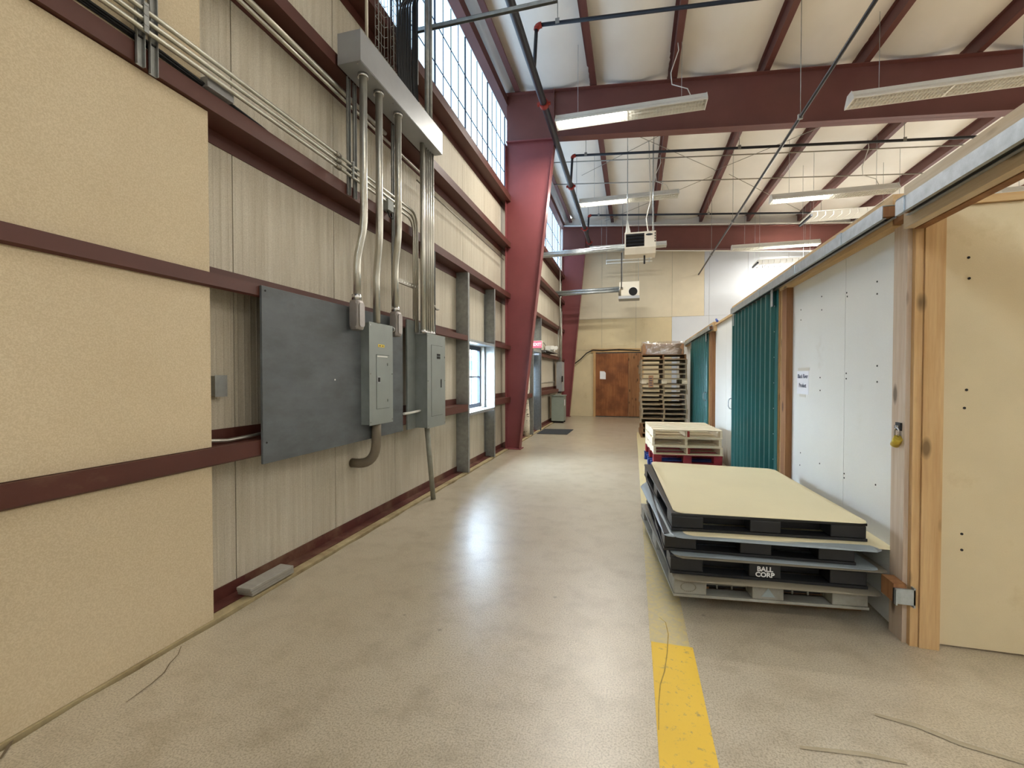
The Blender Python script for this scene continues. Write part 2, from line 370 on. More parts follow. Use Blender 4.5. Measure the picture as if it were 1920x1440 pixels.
# clerestory of translucent sheets
cl = sroot('window_2')
thick = [6.98-1.17*j for j in range(12)][::-1]+[6.98+1.17*j for j in range(1, 9)]
for a in thick:
    b = a+1.17
    if b > YF: b = YF
    if a < YB or b-a < .2: continue
    box(-2.70, -2.69, a, b, 5.1, 7.1).build('translucent_sheet', 'clerestory_sheet', cl)
    mb = MB().box(-2.69, -2.672, a-.012, a+.012, 5.2, 7.05)
    for q in (1, 2, 3): mb.box(-2.69, -2.68, a+.2925*q-.004, a+.2925*q+.004, 5.2, 7.05)
    mb.build('sheet_rib', 'wire_blue', cl)
for z in (5.85, 6.41):
    box(-2.678, -2.668, YB, YF, z-.005, z+.005).build('glazing_wire', 'wire_blue', cl)
mb = MB().prism([(-2.66, 7.02), (-2.50, 7.02), (-2.50, 7.2), (-2.51, 7.2), (-2.51, 7.03), (-2.66, 7.03)], 1, YB, YF)
EAVE = mb

# roof: purlins, sagging insulation
def rz(x): return 7.245-.081*(x+2.55)
PX = [-2.32, -.80, .66, 2.20, 3.70, 5.22, 6.74, 8.26, 9.78, 11.3]
ceil = sroot('ceiling')
EAVE.build('eave_strut', 'purlin_red', ceil)
box(-2.80, -2.705, YB-.1, YF+.1, 7.0, 7.9).build('eave_light_stop', 'galvanized_dull', ceil)  # panel added above the clerestory to keep sky light from leaking in
edges = [-2.72]+PX+[13.1]
for a, b in zip(edges[:-1], edges[1:]):
    nx, ny = 8, 150; vs = []; fs = []; ph = random.uniform(0, 9)
    for j in range(ny+1):
        yy = YB-.1+(YF+.2-YB)*j/ny
        for i in range(nx+1):
            tt = i/nx; xx = a+(b-a)*tt
            bl = math.sin(math.pi*tt)
            near = min(abs(yy-8.93), abs(yy-16.7), 1.2)/1.2
            z = rz(xx)+.205-.085*bl**1.2*(.8+.2*math.sin(yy*.9+ph))-.10*(1-near)**2*bl
            z += .004*math.sin(yy*6.1+3*tt+ph)*(1-bl)+.009*math.sin(yy*2.7+7*tt+ph*2)*bl+.006*math.sin(yy*11.3+9*tt)*bl
            vs.append((xx, yy, z))
    for j in range(ny):
        for i in range(nx): fs.append((j*(nx+1)+i, j*(nx+1)+i+1, (j+1)*(nx+1)+i+1, (j+1)*(nx+1)+i))
    MB().add(vs, fs, True).build('insulation_blanket', 'insulation_vinyl', ceil)
MB().add([(-2.8, YB-.1, rz(-2.8)+.35), (XO+.1, YB-.1, rz(XO)+.35), (XO+.1, YF+.1, rz(XO)+.35), (-2.8, YF+.1, rz(-2.8)+.35)], [(0, 1, 2, 3)]).build('roof_sheet', 'galvanized_dull', ceil)
for x in PX:
    z = rz(x); th = .006
    prof = [(x+.09, z+.006), (x, z+.006), (x, z+.2), (x-.06, z+.2), (x-.06, z+.194), (x-th, z+.194), (x-th, z), (x+.09, z), (x+.1, z+.02), (x+.094, z+.022)]
    tag(MB().prism(prof, 1, YB, YF).build('roof_purlin', 'purlin_red'), 'dark red roof purlin running the length of the hall below white insulation', 'purlin', 'roof purlins')

# rigid frames
def frame(name, Y, xcol_bot, xcol_top, ztop, zbot, slope, zcap, mcol, label, xend=XO-.15, fw=.1, zt2=None):
    """zbot(x) underside, ztop(x) top of the rafter"""
    f = thing(name, label, 'steel frame', (-2.5, Y, 0))
    xl = -2.52; t = .006
    zt = lambda x: ztop+slope*(x+2.55); zb = lambda x: zbot+slope*(x-xcol_top)*(.98)
    # column web, flanges
    mb = MB().prism([(xl, 0), (xcol_bot, 0), (xcol_top, zb(xcol_top)), (xl, zb(xcol_top)+.06)], 1, Y-t, Y+t); mb.build('column_web', mcol, f)
    mb = MB().box(xl-.012, xl, Y-fw, Y+fw, 0, zb(xcol_top)); mb.build('column_flange', mcol, f)
    d = Vector((xcol_top-xcol_bot, 0, zb(xcol_top))).normalized(); nrm = (-d.z*-.012, d.x*-.012)
    mb = MB().prism([(xcol_bot, 0), (xcol_bot+.012, 0), (xcol_top+.012, zb(xcol_top)), (xcol_top, zb(xcol_top))], 1, Y-fw, Y+fw); mb.build('column_flange', mcol, f)
    box(xl-.05, xcol_bot+.05, Y-.14, Y+.14, 0, .015).build('base_plate', mcol, f)
    # knee and rafter
    mb = MB().prism([(xl, zb(xcol_top)+.06), (xcol_top, zb(xcol_top)), (xcol_top, zt(xcol_top)), (xl, zt(xl))], 1, Y-t, Y+t); mb.build('knee_web', 'beam_red', f)
    mb = MB().prism([(xcol_top, zb(xcol_top)), (xend, zb(xend)), (xend, zt(xend)), (xcol_top, zt(xcol_top))], 1, Y-t, Y+t); mb.build('rafter_web', 'beam_red', f)
    mb = MB().prism([(xl, zt(xl)), (xend, zt(xend)), (xend, zt(xend)-.012), (xl, zt(xl)-.012)], 1, Y-fw, Y+fw); mb.build('rafter_flange', 'beam_red', f)
    mb = MB().prism([(xcol_top, zb(xcol_top)), (xend, zb(xend)), (xend, zb(xend)+.012), (xcol_top, zb(xcol_top)+.012)], 1, Y-fw, Y+fw); mb.build('rafter_flange', 'beam_red', f)
    mb = MB().box(xcol_top-.006, xcol_top+.006, Y-fw, Y+fw, zb(xcol_top), zt(xcol_top)+.02); mb.build('splice_plate', 'beam_red', f)
    mb = MB().prism([(xl, zb(xcol_top)+.04), (xcol_top, zb(xcol_top)-.02), (xcol_top, zb(xcol_top)), (xl, zb(xcol_top)+.06)], 1, Y-fw*.8, Y+fw*.8); mb.build('stiffener', mcol, f)
    for (bx, bz) in ((xl+.12, zt(xl)-.13), (xl+.7, zt(xl)-.2)):
        MB().tube([(bx, Y-.02, bz), (bx, Y+.02, bz)], .018, 8).build('bolt', 'beam_red', f)
    return f
frame('steel_frame', 8.93, -2.25, -1.53, 7.235, 6.215, -.081, 0, 'frame_red', 'tapered red steel column with roof beam in the middle of the corridor')
frame('steel_frame', 16.5, -2.27, -1.70, 6.95, 6.10, -.075, 0, 'frame_red', 'tapered red steel column with roof beam against the far wall')

# far wall: boards, white panels, plywood door
wf = sroot('wall_far')
box(-2.66, XO, YF+.03, YF+.14, 0, 7.3).build('backing', 'galvanized_dull', wf)
g = .006
def fp(x0, x1, z0, z1, m): box(x0+g/2, x1-g/2, YF, YF+.02, z0+g/2, z1-g/2).build('wall_panel', m, wf)
fp(-2.64, -1.42, 0, 2.46, 'far_board'); fp(-2.64, -1.12, 2.46, 3.6, 'far_board'); fp(-1.12, .09, 2.46, 3.6, 'far_board'); fp(.09, 1.32, 2.46, 3.6, 'far_board')
fp(.28, 1.32, 0, 2.46, 'far_board')
for a, b, m in ((-2.64, -1.12, 'far_board_pale'), (-1.12, .09, 'far_board_pale'), (.09, 1.32, 'far_board_pale'), (1.32, 2.38, 'far_board_pale')): fp(a, b, 3.6, 6.1, m)
x = 1.32
for i in range(10): fp(x+1.22*i if i else 1.32, x+1.22*(i+1) if x+1.22*(i+1) < XO else XO, 0, 3.6, 'blue_white_panel')
fp(2.38, 2.54, 3.6, 6.1, 'blue_white_panel')
for i in range(9): fp(2.54+1.22*i, min(XO, 2.54+1.22*(i+1)), 3.6, 6.1, 'blue_white_panel')
box(-2.64, XO, YF, YF+.02, 6.1, 7.4).build('gable_insulation', 'insulation_vinyl', wf)
d2 = sroot('door_2')
box(-1.33, -.17, YF-.05, YF-.02, .03, 2.33).build('plywood_sheet', 'door_ply', d2)
box(-.165, .27, YF-.055, YF-.02, .03, 2.33).build('plywood_sheet', 'jamb_brown', d2)
for a, b in ((-1.42, -1.335), (.275, .36)): box(a, b, YF-.06, YF-.001, 0, 2.37).build('door_jamb', 'pine_z', d2)
box(-1.5, .5, YF-.07, YF-.001, 2.372, 2.44).build('door_header', 'pine_x', d2); box(-1.5, .5, YF-.05, YF-.001, 2.442, 2.5).build('door_header', 'pine_x', d2)
pp = MB().prism([(-1.18, 1.39), (-.97, 1.38), (-.97, 1.62), (-1.02, 1.67), (-1.18, 1.68)], 1, YF-.053, YF-.051).build('notice_sheet', 'paper'); tag(pp, 'blank white notice with a clipped corner on the brown plywood door', 'notice')

# the other walls of the hall
for nm, a in (('wall_back', (-2.66, XO, YB-.1, YB, 0, 7.4)), ('wall_right', (XO, XO+.1, YB, YF+.1, 0, 6.5))): struct(nm, box(*a), 'white_panel')

# ------------------------------------------------------------------ right partition with sliding doors
t = NT('stained_panel'); zz = t.n('ShaderNodeSeparateXYZ', {0: t.n('ShaderNodeNewGeometry').outputs['Position']}).outputs[2]
st = t.noise(t.pos((6, 6, 1.1)), 1.7, 6, .65)
thr = t.n('ShaderNodeMath', {0: zz, 1: .62}, operation='DIVIDE').outputs[0]
am = t.n('ShaderNodeMath', {0: st, 1: thr}, operation='SUBTRACT', use_clamp=True).outputs[0]
c = t.mix(t.ramp(am, [(.02, 0.), (.3, .8)]), srgb(224, 224, 218), srgb(128, 100, 66)); t.done(c, .6, 0, t.bump(t.noise(t.pos(), 70, 4), .06, .004), .4)
wp = sroot('wall_partition')
def wpan(y0, y1, z0=.02, z1=2.44): return box(XR, XR+.02, y0+.003, y1-.003, z0, z1).build('wall_panel', 'stained_panel' if 7 < y0 < 9 else 'white_panel', wp)
for a, b in ((3.12, 3.79), (3.79, 4.9), (7.2, 8.1), (8.1, 9.1), (12.1, 13.3), (13.3, 14.5), (14.5, 15.7), (15.7, YF-.01)): wpan(a, b)
box(XR+.02, XR+.12, 3.1, YF-.01, 0, 2.43).build('stud_core', 'pine_y', wp)
# screw heads on the near panels
SC = []
for (u, v) in ((1645, 528), (1645, 551), (1588, 549), (1589, 556), (1587, 700), (1587, 710), (1541, 556), (1541, 581), (1538, 708), (1538, 732), (1645, 686), (1645, 716), (1502, 581), (1502, 600), (1501, 849), (1537, 869), (1500, 872), (1642, 909), (1583, 888), (1583, 896)):
    p = onx(u, v, XR); MB().tube([(XR-.0025, p.y, p.z), (XR+.001, p.y, p.z)], .006, 8).build('screw_head', 'dark_gap', wp)
# door post at the corner of the return wall
box(1.468, XR, 2.985, 3.118, 0, 2.37).build('corner_board', 'pine_white_z', wp)
box(XR, 1.528, 2.955, 3.12, 0, 2.40).build('post_stud', 'pine_z', wp)
box(1.530, 1.622, 2.945, 2.983, 0, 2.44).build('post_stud', 'jamb_pine' if 'jamb_pine' in MATS else 'pine_z', wp)
# headers above tracks
box(1.425, XR-.001, 3.05, 7.35, 2.355, 2.535).build('header_board', 'pine_y', wp)
box(1.45, XR-.001, 7.36, 8.95, 2.43, 2.462).build('cap_board', 'pine_y', wp)
box(1.425, XR-.001, 8.96, 13.7, 2.335, 2.50).build('header_board', 'pine_y', wp)
box(1.425, 1.475, YB, 2.94, 2.305, 2.42).build('header_beam', 'pine_white_y', wp)
box(1.425, 1.475, YB, 2.94, 2.423, 2.535).build('header_beam', 'pine_white_y', wp)
box(1.477, 1.525, YB, 2.94, 2.30, 2.535).build('header_beam', 'jamb_brown', wp)
for y0, y1, ly in ((4.90, 5.10, 0), (9.12, 9.42, 1)):
    box(1.435, XR+.02, y0, y1-.06, 0, 2.36).build('door_jamb', 'jamb_brown', wp)
    box(1.435, XR, y1-.055, y1-.005, 0, 2.36).build('door_stop', 'pine_z', wp)
box(1.435, XR+.02, 7.12, 7.2, 0, 2.35).build('door_jamb', 'white_panel', wp)
box(1.435, XR+.02, 12.02, 12.1, 0, 2.33).build('door_jamb', 'pine_z', wp)
# return wall
wr = sroot('wall_return')
for a, b in ((1.624, 2.1), (2.1, 3.32), (3.32, 4.54), (4.54, 5.76)): box(a+.002, b-.002, YR, YR+.02, .01, 2.425).build('wall_panel', 'return_board', wr)
box(1.60, 5.76, YR-.02, YR+.1, 2.427, 2.468).build('cap_board', 'pine_x', wr)
box(1.64, 5.76, YR+.021, YR+.1, 0, 2.42).build('stud_core', 'pine_x', wr)
for (u, v) in ((1816, 483), (1817, 522), (1812, 731), (1808, 765), (1803, 1001), (1803, 1031), (1872, 373)):
    p = ony(u, v, YR); MB().tube([(p.x, YR-.003, p.z), (p.x, YR+.001, p.z)], .007, 8).build('screw_head', 'dark_gap', wr)

paint('clip_blue', srgb(40, 70, 150), .5, 0, .05, 8, bump=0)
p = onx(1344, 598, 1.46); tag(MB().tube([(1.46, p.y-.09, 2.475), (1.46, p.y+.05, 2.53)], .02, 8).build('blue_marker', 'clip_blue'), 'small blue plastic tube lying on top of the partition cap board', 'tube')
# galvanized door tracks
def track(y0, y1, z, label, brs):
    tk = thing('door_track', label, 'track', (1.38, y0, z), 'galvanized sliding door tracks')
    t_ = .004; x0, x1, h = 1.352, 1.42, .075
    MB().prism([(x0, z), (x0, z+h), (x1, z+h), (x1, z), (x1-.02, z), (x1-.02, z+t_), (x1-t_, z+t_), (x1-t_, z+h-t_), (x0+t_, z+h-t_), (x0+t_, z+t_), (x0+.02, z+t_), (x0+.02, z)], 1, y0, y1).build('rail', 'galvanized', tk)
    box(x0+.02, x1-.02, y0+.06, y1-.06, z+.006, z+.01).build('slot_shadow', 'dark_gap', tk)
    for a in (y0+.004, y1-.05): box(x0+.005, x1-.005, a, a+.046, z+.012, z+h-.005).build('end_plug', 'jamb_brown', tk)
    for b in brs:
        MB().box(x0-.004, x0, b-.035, b+.035, z-.003, z+h+.004).box(x0-.004, x1, b-.035, b+.035, z+h, z+h+.006).box(x1-.006, x1+.004, b-.03, b+.03, z+h, z+h+.04).build('hanger_bracket', 'galvanized', tk)
        MB().tube([(x1-.012, b, z+h+.006), (x1-.012, b, z+h+.028)], .01, 6).build('bolt', 'galvanized_dull', tk)
    return tk
track(-6.5, 2.87, 2.355, 'galvanized door track over the open bay beside the pine corner post', (2.82, 1.6, .4))
track(3.0, 7.08, 2.385, 'galvanized door track above the green door beside the paper sign', (3.55, 4.45, 5.6, 6.98))
track(8.95, 13.45, 2.35, 'galvanized door track above the green door behind the tall pallet stack', (9.1, 10.6, 12.1, 13.35))
tag(box(1.425, 1.52, 2.945, 3.045, 2.36, 2.47).build('header_block', 'jamb_brown', bevel=.003), 'short brown timber block between the two track ends', 'timber block')

# green corrugated sliding doors
def gdoor(y0, y1, z0, z1, label, hy):
    d = thing('sliding_door', label, 'door', (1.40, (y0+y1)/2, z0), 'green corrugated sliding doors')
    n = 11; w = (y1-y0)/n; out = []
    for i in range(n):
        a = y0+i*w
        out += [(1.412, a), (1.412, a+w*.55), (1.38, a+w*.66), (1.38, a+w*.88)]
    out.append((1.412, y1)); back = [(x+.004, y_) for x, y_ in reversed(out)]
    mb = MB()
    for i in range(len(out)-1):
        (xa, ya), (xb, yb) = out[i], out[i+1]
        mb.prism([(xa, ya), (xb, yb), (xb+.004, yb), (xa+.004, ya)], 2, z0, z1)
    mb.build('corrugated_sheet', 'green_steel', d)
    for a in (y0+.01, y1-.05): box(1.417, 1.434, a, a+.04, z0, z1).build('door_stile', 'pine_z', d)
    for zz in (z0, (z0+z1)/2, z1-.09): box(1.417, 1.434, y0+.051, y1-.051, zz, zz+.09).build('door_rail', 'pine_y', d)
    for a in (y0+.1, y1-.12): MB().box(1.376, 1.382, a-.03, a+.03, z1-.16, z1+.02).tube([(1.386, a, z1-.01), (1.386, a, z1+.03)], .008, 6).build('trolley_strap', 'galvanized', d)
    h = hy; MB().tube([(1.384, h, 1.02), (1.35, h, 1.03), (1.335, h, 1.06), (1.335, h, 1.14), (1.35, h, 1.17), (1.384, h, 1.18)], .007, 6).build('pull_handle', 'galvanized', d)
    for a in range(9):
        MB().tube([(1.381, y0+.02, z0+.1+a*.26), (1.386, y0+.02, z0+.1+a*.26)], .006, 6).build('rivet', 'galvanized', d)
    return d
gdoor(5.08, 7.13, .03, 2.375, 'green corrugated sliding door beside the paper sign', 7.08)
gdoor(9.4, 12.0, .03, 2.335, 'green corrugated sliding door behind the tall pallet stack', 9.5)
hs = thing('hasp', 'dark hasp on the wall edge past the green door beside the paper sign', 'hasp', (1.45, 7.24, 1.05))
box(1.47, XR, 7.22, 7.27, .98, 1.02).build('plate', 'dark_gap', hs); box(1.455, 1.47, 7.225, 7.265, 1.03, 1.055).build('staple', 'chrome', hs)

# paper sign
ps = thing('paper_sign', 'white paper sign taped to the white partition panel', 'sign', (XR, 4.62, 1.33))
box(XR-.0015, XR, 4.48, 4.765, 1.335, 1.545).build('sheet', 'paper', ps)
box(XR-.002, XR-.0005, 4.46, 4.74, 1.548, 1.575).build('tape_strip', 'tape_clear', ps); box(XR-.002, XR-.0005, 4.55, 4.7, 1.31, 1.334).build('tape_strip', 'tape_clear', ps)
text('Black River\n\nProduct', .055, 'lettering', 'ink', ps, FACE_NX((XR-.0025, 4.622, 1.455)), lead=.75)

# padlock on the post
pk = thing('padlock', 'brass padlock hanging from a black hasp on the pine corner post', 'padlock', (1.45, 3.03, 1.1))
box(1.458, 1.467, 3.01, 3.06, 1.19, 1.235).build('hasp_plate', 'black_rubber', pk); box(1.448, 1.458, 3.02, 3.05, 1.2, 1.22).build('staple', 'chrome', pk)
MB().tube(arc((1.452, 3.02, 1.15), (1.452, 3.0, 1.21), (1.452, 3.035, 1.205))+arc((1.452, 3.035, 1.205), (1.452, 3.06, 1.2), (1.452, 3.05, 1.15)), .0045, 8).build('shackle', 'chrome', pk)
MB().tube([(1.452, 3.05, 1.105), (1.452, 3.012, 1.15)], [.022, .022], 14).build('lock_body', 'brass', pk)

# door guide at the foot of the post
gd = thing('door_guide', 'bent galvanized door guide on a brown wood block low on the corner post', 'door guide', (1.46, 2.95, .22))
box(1.405, 1.467, 2.94, 3.07, .24, .345).build('wood_block', 'jamb_brown', gd)
MB().box(1.40, 1.50, 2.925, 2.938, .24, .325).box(1.492, 1.50, 2.925, 2.953, .225, .335).box(1.40, 1.408, 2.905, 2.938, .24, .325).build('bent_bracket', 'galvanized', gd)

# ------------------------------------------------------------------ window, exit door
w1 = sroot('window_1')
def cstud(y, z0, z1, par, s=1, m='galvanized_dull', x0=XL+.003, x1=XG):
    """C stud: web across the wall facing the camera, flanges to s"""
    t_ = .005
    MB().box(x0, x1, y-t_, y, z0, z1).box(x1-t_, x1, y, y+s*.06, z0, z1).box(x0, x0+t_, y, y+s*.06, z0, z1).build('stud', m, par)
cstud(6.46, 0.012, 3.085, w1, 1); cstud(7.86, 0.012, 3.085, w1, -1)
box(XL+.003, XG+.001, 6.522, 7.798, .885, .93).build('sill_channel', 'galvanized', w1)
box(XL+.003, XG+.001, 6.522, 7.798, 2.035, 2.075).build('head_channel', 'galvanized', w1)
mb = MB(); ya, yb, za, zb = 6.525, 7.795, .945, 2.025; x0, x1 = -2.755, -2.70
mb.box(x0, x1, ya, ya+.06, za, zb).box(x0, x1, yb-.06, yb, za, zb).box(x0, x1, ya+.06, yb-.06, za, za+.07).box(x0, x1, ya+.06, yb-.06, zb-.07, zb); mb.build('window_frame', 'window_dark', w1)
box(x0+.01, x1-.01, ya+.06, yb-.06, 1.47, 1.50).build('meeting_rail', 'window_dark', w1)
for a in (ya+.42, ya+.84): box(x0+.02, x1-.02, a-.008, a+.008, za+.07, zb-.07).build('muntin', 'window_dark', w1)
for za_, zb_ in ((za+.07, 1.47), (1.50, zb-.07)): box(-2.73, -2.726, ya+.06, yb-.06, za_, zb_).build('pane', 'glass', w1)
for yy in (ya-.004, yb): box(-2.70, XL, yy, yy+.004, za, zb).build('jamb_liner', 'white_enamel', w1)
box(-2.70, XL+.002, ya, yb, .93, .944).build('sill_board', 'white_enamel', w1)
d1 = sroot('door_1')
cstud(11.08, .012, 3.085, d1, 1); cstud(12.15, .012, 3.085, d1, -1, 'galvanized')
box(XL+.003, XG, 11.14, 12.09, 2.13, 2.2).build('head_channel', 'galvanized', d1)
for a in (11.14, 12.04): box(-2.74, XG-.02, a, a+.05, 0, 2.12).build('door_frame', 'galvanized', d1)
box(-2.75, -2.70, 11.195, 12.035, .01, 2.1).build('door_slab', 'wire_blue', d1)
box(-2.699, -2.695, 11.75, 11.95, .95, 1.75).build('door_light', 'clerestory_sheet', d1)
MB().tube([(-2.7, 11.27, 1.0), (-2.63, 11.27, 1.0), (-2.63, 11.4, 1.0)], .01, 8).build('lever_handle', 'chrome', d1)

# what the window looks out on
gnd = struct('ground', box(-60, -2.78, -40, 60, -.35, -.25), 'outside_ground')
bl = thing('shed_building', 'white shed with a teal metal roof seen through the window', 'building', (-24, 55, -.25))
box(-32, -16, 52, 60, -.25, 2.2).build('shed_wall', 'outside_white', bl); MB().prism([(-33, 2.2), (-15, 2.2), (-15, 2.4), (-24, 4.6), (-33, 2.4)], 1, 51.5, 60.5).build('shed_roof', 'teal_metal', bl)
for xx in (-29, -24, -19): box(xx-.8, xx+.8, 51.95, 52, .2, 1.4).build('shed_window', 'galvanized', bl)

# exit sign, emergency light
ex = thing('exit_sign', 'red illuminated exit sign projecting above the grey exit door', 'exit sign', (-2.3, 11.05, 2.2))
box(-2.44, -2.19, 10.99, 11.05, 2.19, 2.385).build('sign_box', 'white_enamel', ex, bevel=.012)
box(-2.428, -2.205, 10.982, 10.989, 2.205, 2.37).build('sign_face', 'exit_red', ex)
text('EXIT', .10, 'lettering', 'exit_white', ex, FACE_NY((-2.316, 10.980, 2.287)), bold=.002)
em = thing('emergency_light', 'white twin head emergency light on a small wall shelf past the exit door', 'emergency light', (-2.4, 13.6, 2.02))
box(-2.60, -2.32, 13.5, 13.72, 2.245, 2.42).build('battery_case', 'white_enamel', em, bevel=.01)
for a in (-2.36, -2.25): MB().tube([(a, 13.42, 2.35), (a, 13.5, 2.33)], [.06, .035], 12).build('lamp_head', 'white_enamel', em)
MB().tube([(-2.58, 13.6, 2.4), (-2.60, 13.3, 2.5), (-2.60, 12.9, 2.45), (-2.6, 12.7, 2.26)], .012, 6).build('cable', 'conduit_dark', em)
sh = thing('wall_shelf', 'narrow grey metal shelf under the emergency light', 'shelf', (-2.5, 13.2, 2.0))
box(XL+.01, -2.36, 12.5, 14.6, 2.22, 2.24).build('shelf_plate', 'galvanized_dull', sh)
MB().tube([(XL+.02, 12.6, 2.215), (-2.38, 12.45, 2.18)], .012, 6).build('shelf_brace', 'galvanized_dull', sh)
bp = thing('wrapped_post', 'white bark-like wrapped post standing between the red column and the exit door', 'post', (-2.55, 10.75, 0))
pts = [(-2.545+.008*math.sin(i*1.7), 10.78, .012+i*.235) for i in range(10)]
t = NT('birch_wrap'); sp = t.noise(t.pos((5, 5, 16)), 2.6, 4, .6)
t.done(t.mix(t.ramp(sp, [(.58, 0.), (.64, 1.)]), srgb(220, 214, 196), srgb(70, 60, 48)), .8, 0, t.bump(sp, .4, .01), .2)
MB().tube(pts, [.085, .08, .088, .078, .05, .08, .09, .085, .08, .06], 12).build('wrap', 'birch_wrap', bp)

mt = onz(1004, 813, 0), onz(1018, 804.7, 0), onz(1074.7, 805.3, 0), onz(1063, 815, 0)
tag(MB().prism([(-2.40, 11.35), (-1.62, 11.4), (-1.60, 12.5), (-2.40, 12.42)], 2, .001, .012).build('floor_mat', 'mat_dark'), 'dark ribbed mat on the floor before the exit door', 'mat')
tf = thing('transformer', 'grey-green transformer cabinet on the floor below the disconnect box', 'transformer', (-2.25, 14.4, 0))
box(-2.52, -2.12, 14.15, 14.65, .06, .86).build('cabinet', 'transformer_green', tf, bevel=.01); box(-2.54, -2.10, 14.13, 14.67, .861, .885).build('lid', 'transformer_green', tf)
for a in (14.2, 14.55): box(-2.5, -2.14, a, a+.06, 0, .059).build('foot', 'dark_gap', tf)
MB().box(-2.119, -2.116, 14.25, 14.4, .55, .75).build('nameplate', 'paper', tf)
db = thing('disconnect_box', 'tall light grey disconnect box above the transformer cabinet', 'electrical box', (-2.4, 15.3, .95))
box(-2.52, -2.32, 15.1, 15.6, .97, 1.98).build('enclosure', 'trough_grey', db, bevel=.008)
box(-2.33, -2.29, 15.05, 15.099, 1.3, 1.5).build('switch_handle', 'dark_gap', db)
for i, x in enumerate((-2.47, -2.41, -2.36)):
    tag(MB().tube([(x, 15.2, 1.98), (x, 15.2, 6.6 if i == 1 else 3.1+.3*i)], .02, 8).build('conduit', 'conduit_steel'), 'steel conduit rising from the disconnect box beside the far column', 'conduit', 'conduits by the far column')
for x in (-2.46, -2.4): MB().tube([(x, 15.25, .97), (x, 15.2, .9), (x+.02, 14.6, .885)], .022, 8).build('flex_conduit', 'conduit_dark', db)
tag(MB().tube([(-2.58, 12.4, 1.3), (-2.58, 15.1, 1.3)], .016, 8).build('conduit', 'conduit_steel'), 'thin level conduit along the wall into the disconnect box', 'conduit')
cbp = [ony(u, v, YF-.1) for u, v in ((1068, 676), (1076, 683), (1088, 674), (1100, 662), (1112, 656), (1130, 657), (1160, 655), (1200, 657))]
tag(MB().tube(cbp, .02, 6).build('black_cable', 'black_rubber'), 'black cable sagging from the far column to the plywood door header', 'cable')

# ------------------------------------------------------------------ electrical gear on the left wall
gb = thing('plywood_board', 'large grey painted plywood backing board on the left wall', 'board', (-2.43, 3.4, .9))
box(-2.438, -2.42, 2.485, 4.40, .90, 2.112).build('sheet', 'board_grey', gb, bevel=.002)
for (u, v) in ((497, 545), (500, 830), (628, 712)):
    p = onx(u, v, -2.42); MB().tube([(-2.421, p.y, p.z), (-2.4175, p.y, p.z)], .007, 8).build('screw_head', 'dark_gap' if u < 600 else 'white_print', gb)
b2 = box(-2.438, -2.42, 4.5, 5.22, .90, 2.13).build('plywood_board', 'panel_grey_side'); tag(b2, 'narrow light grey backing board behind the breaker panel with the pipe below', 'board')
def epanel(name, label, x1, y0, y1, z0, z1, door, lat):
    p = thing(name, label, 'breaker panel', (-2.35, (y0+y1)/2, z0), 'breaker panels')
    bd = box(-2.419, x1, y0, y1, z0, z1).build('enclosure', 'panel_grey_side', p)
    box(x1, x1+.004, y0-.008, y1+.008, z0-.008, z1+.008).build('cover', 'panel_grey', p, bevel=.0015)
    a, b, c, d = door; xx = x1+.004
    mb = MB()
    for q in ((a, b, c, c+.004), (a, b, d-.004, d), (a, a+.004, c, d), (b-.004, b, c, d)): mb.box(xx, xx+.0012, *q)
    dr = box(xx, xx+.003, a, b, c, d).build('door', 'panel_grey', p); 
    mb = MB()
    for q in ((a-.003, b+.003, c-.003, c), (a-.003, b+.003, d, d+.003), (a-.003, a, c, d), (b, b+.003, c, d)): mb.box(xx, xx+.0015, *q)
    mb.build('door_gap', 'dark_gap', p)
    for yy in (y0+.01, y1-.01):
        for zz in (z0+.02, (z0+z1)/2, z1-.02): MB().tube([(xx, yy, zz), (xx+.003, yy, zz)], .006, 6).build('screw', 'chrome', p)
    return p, dr, xx
p1, dr, xx = epanel('breaker_panel', 'grey breaker panel with yellow label on the plywood board', -2.33, 3.62, 4.02, 1.05, 1.99, (3.73, 3.955, 1.19, 1.70), 0)
box(xx, xx+.002, 3.76, 3.87, 1.775, 1.80).build('label_strip', 'label_yellow', p1)
for a, b in ((3.775, 3.805), (3.825, 3.85)): box(xx+.002, xx+.0025, a, b, 1.783, 1.791).build('worn_print', 'ink', p1)
lt = box(xx+.003, xx+.006, 3.735, 3.79, 1.43, 1.50).build('latch', 'trough_grey', dr); box(xx+.006, xx+.009, 3.75, 3.78, 1.445, 1.485).build('latch_button', 'dark_gap', p1)
box(xx+.003, xx+.0045, 3.74, 3.92, 1.68, 1.692).build('door_hinge_strip', 'white_enamel', p1)
for zz in (1.25, 1.6): box(xx+.003, xx+.006, 3.915, 3.925, zz, zz+.025).build('hinge', 'chrome', p1)
p2, dr2, xx = epanel('breaker_panel', 'grey breaker panel with floor pipe under it beside the window studs', -2.27, 4.69, 5.18, .905, 1.98, (4.79, 5.10, 1.03, 1.86), 0)
box(xx+.003, xx+.0045, 4.935, 5.03, 1.705, 1.735).build('name_badge', 'dark_gap', p2); box(xx+.003, xx+.0045, 4.935, 5.03, 1.74, 1.765).build('name_badge', 'dark_gap', p2)
box(xx+.003, xx+.007, 5.045, 5.065, 1.36, 1.46).build('slide_latch', 'dark_gap', dr2)
for (yy, zz) in ((5.16, 1.72),): box(xx, xx+.002, yy, yy+.01, zz, zz+.02).build('mark', 'dark_gap', p2)

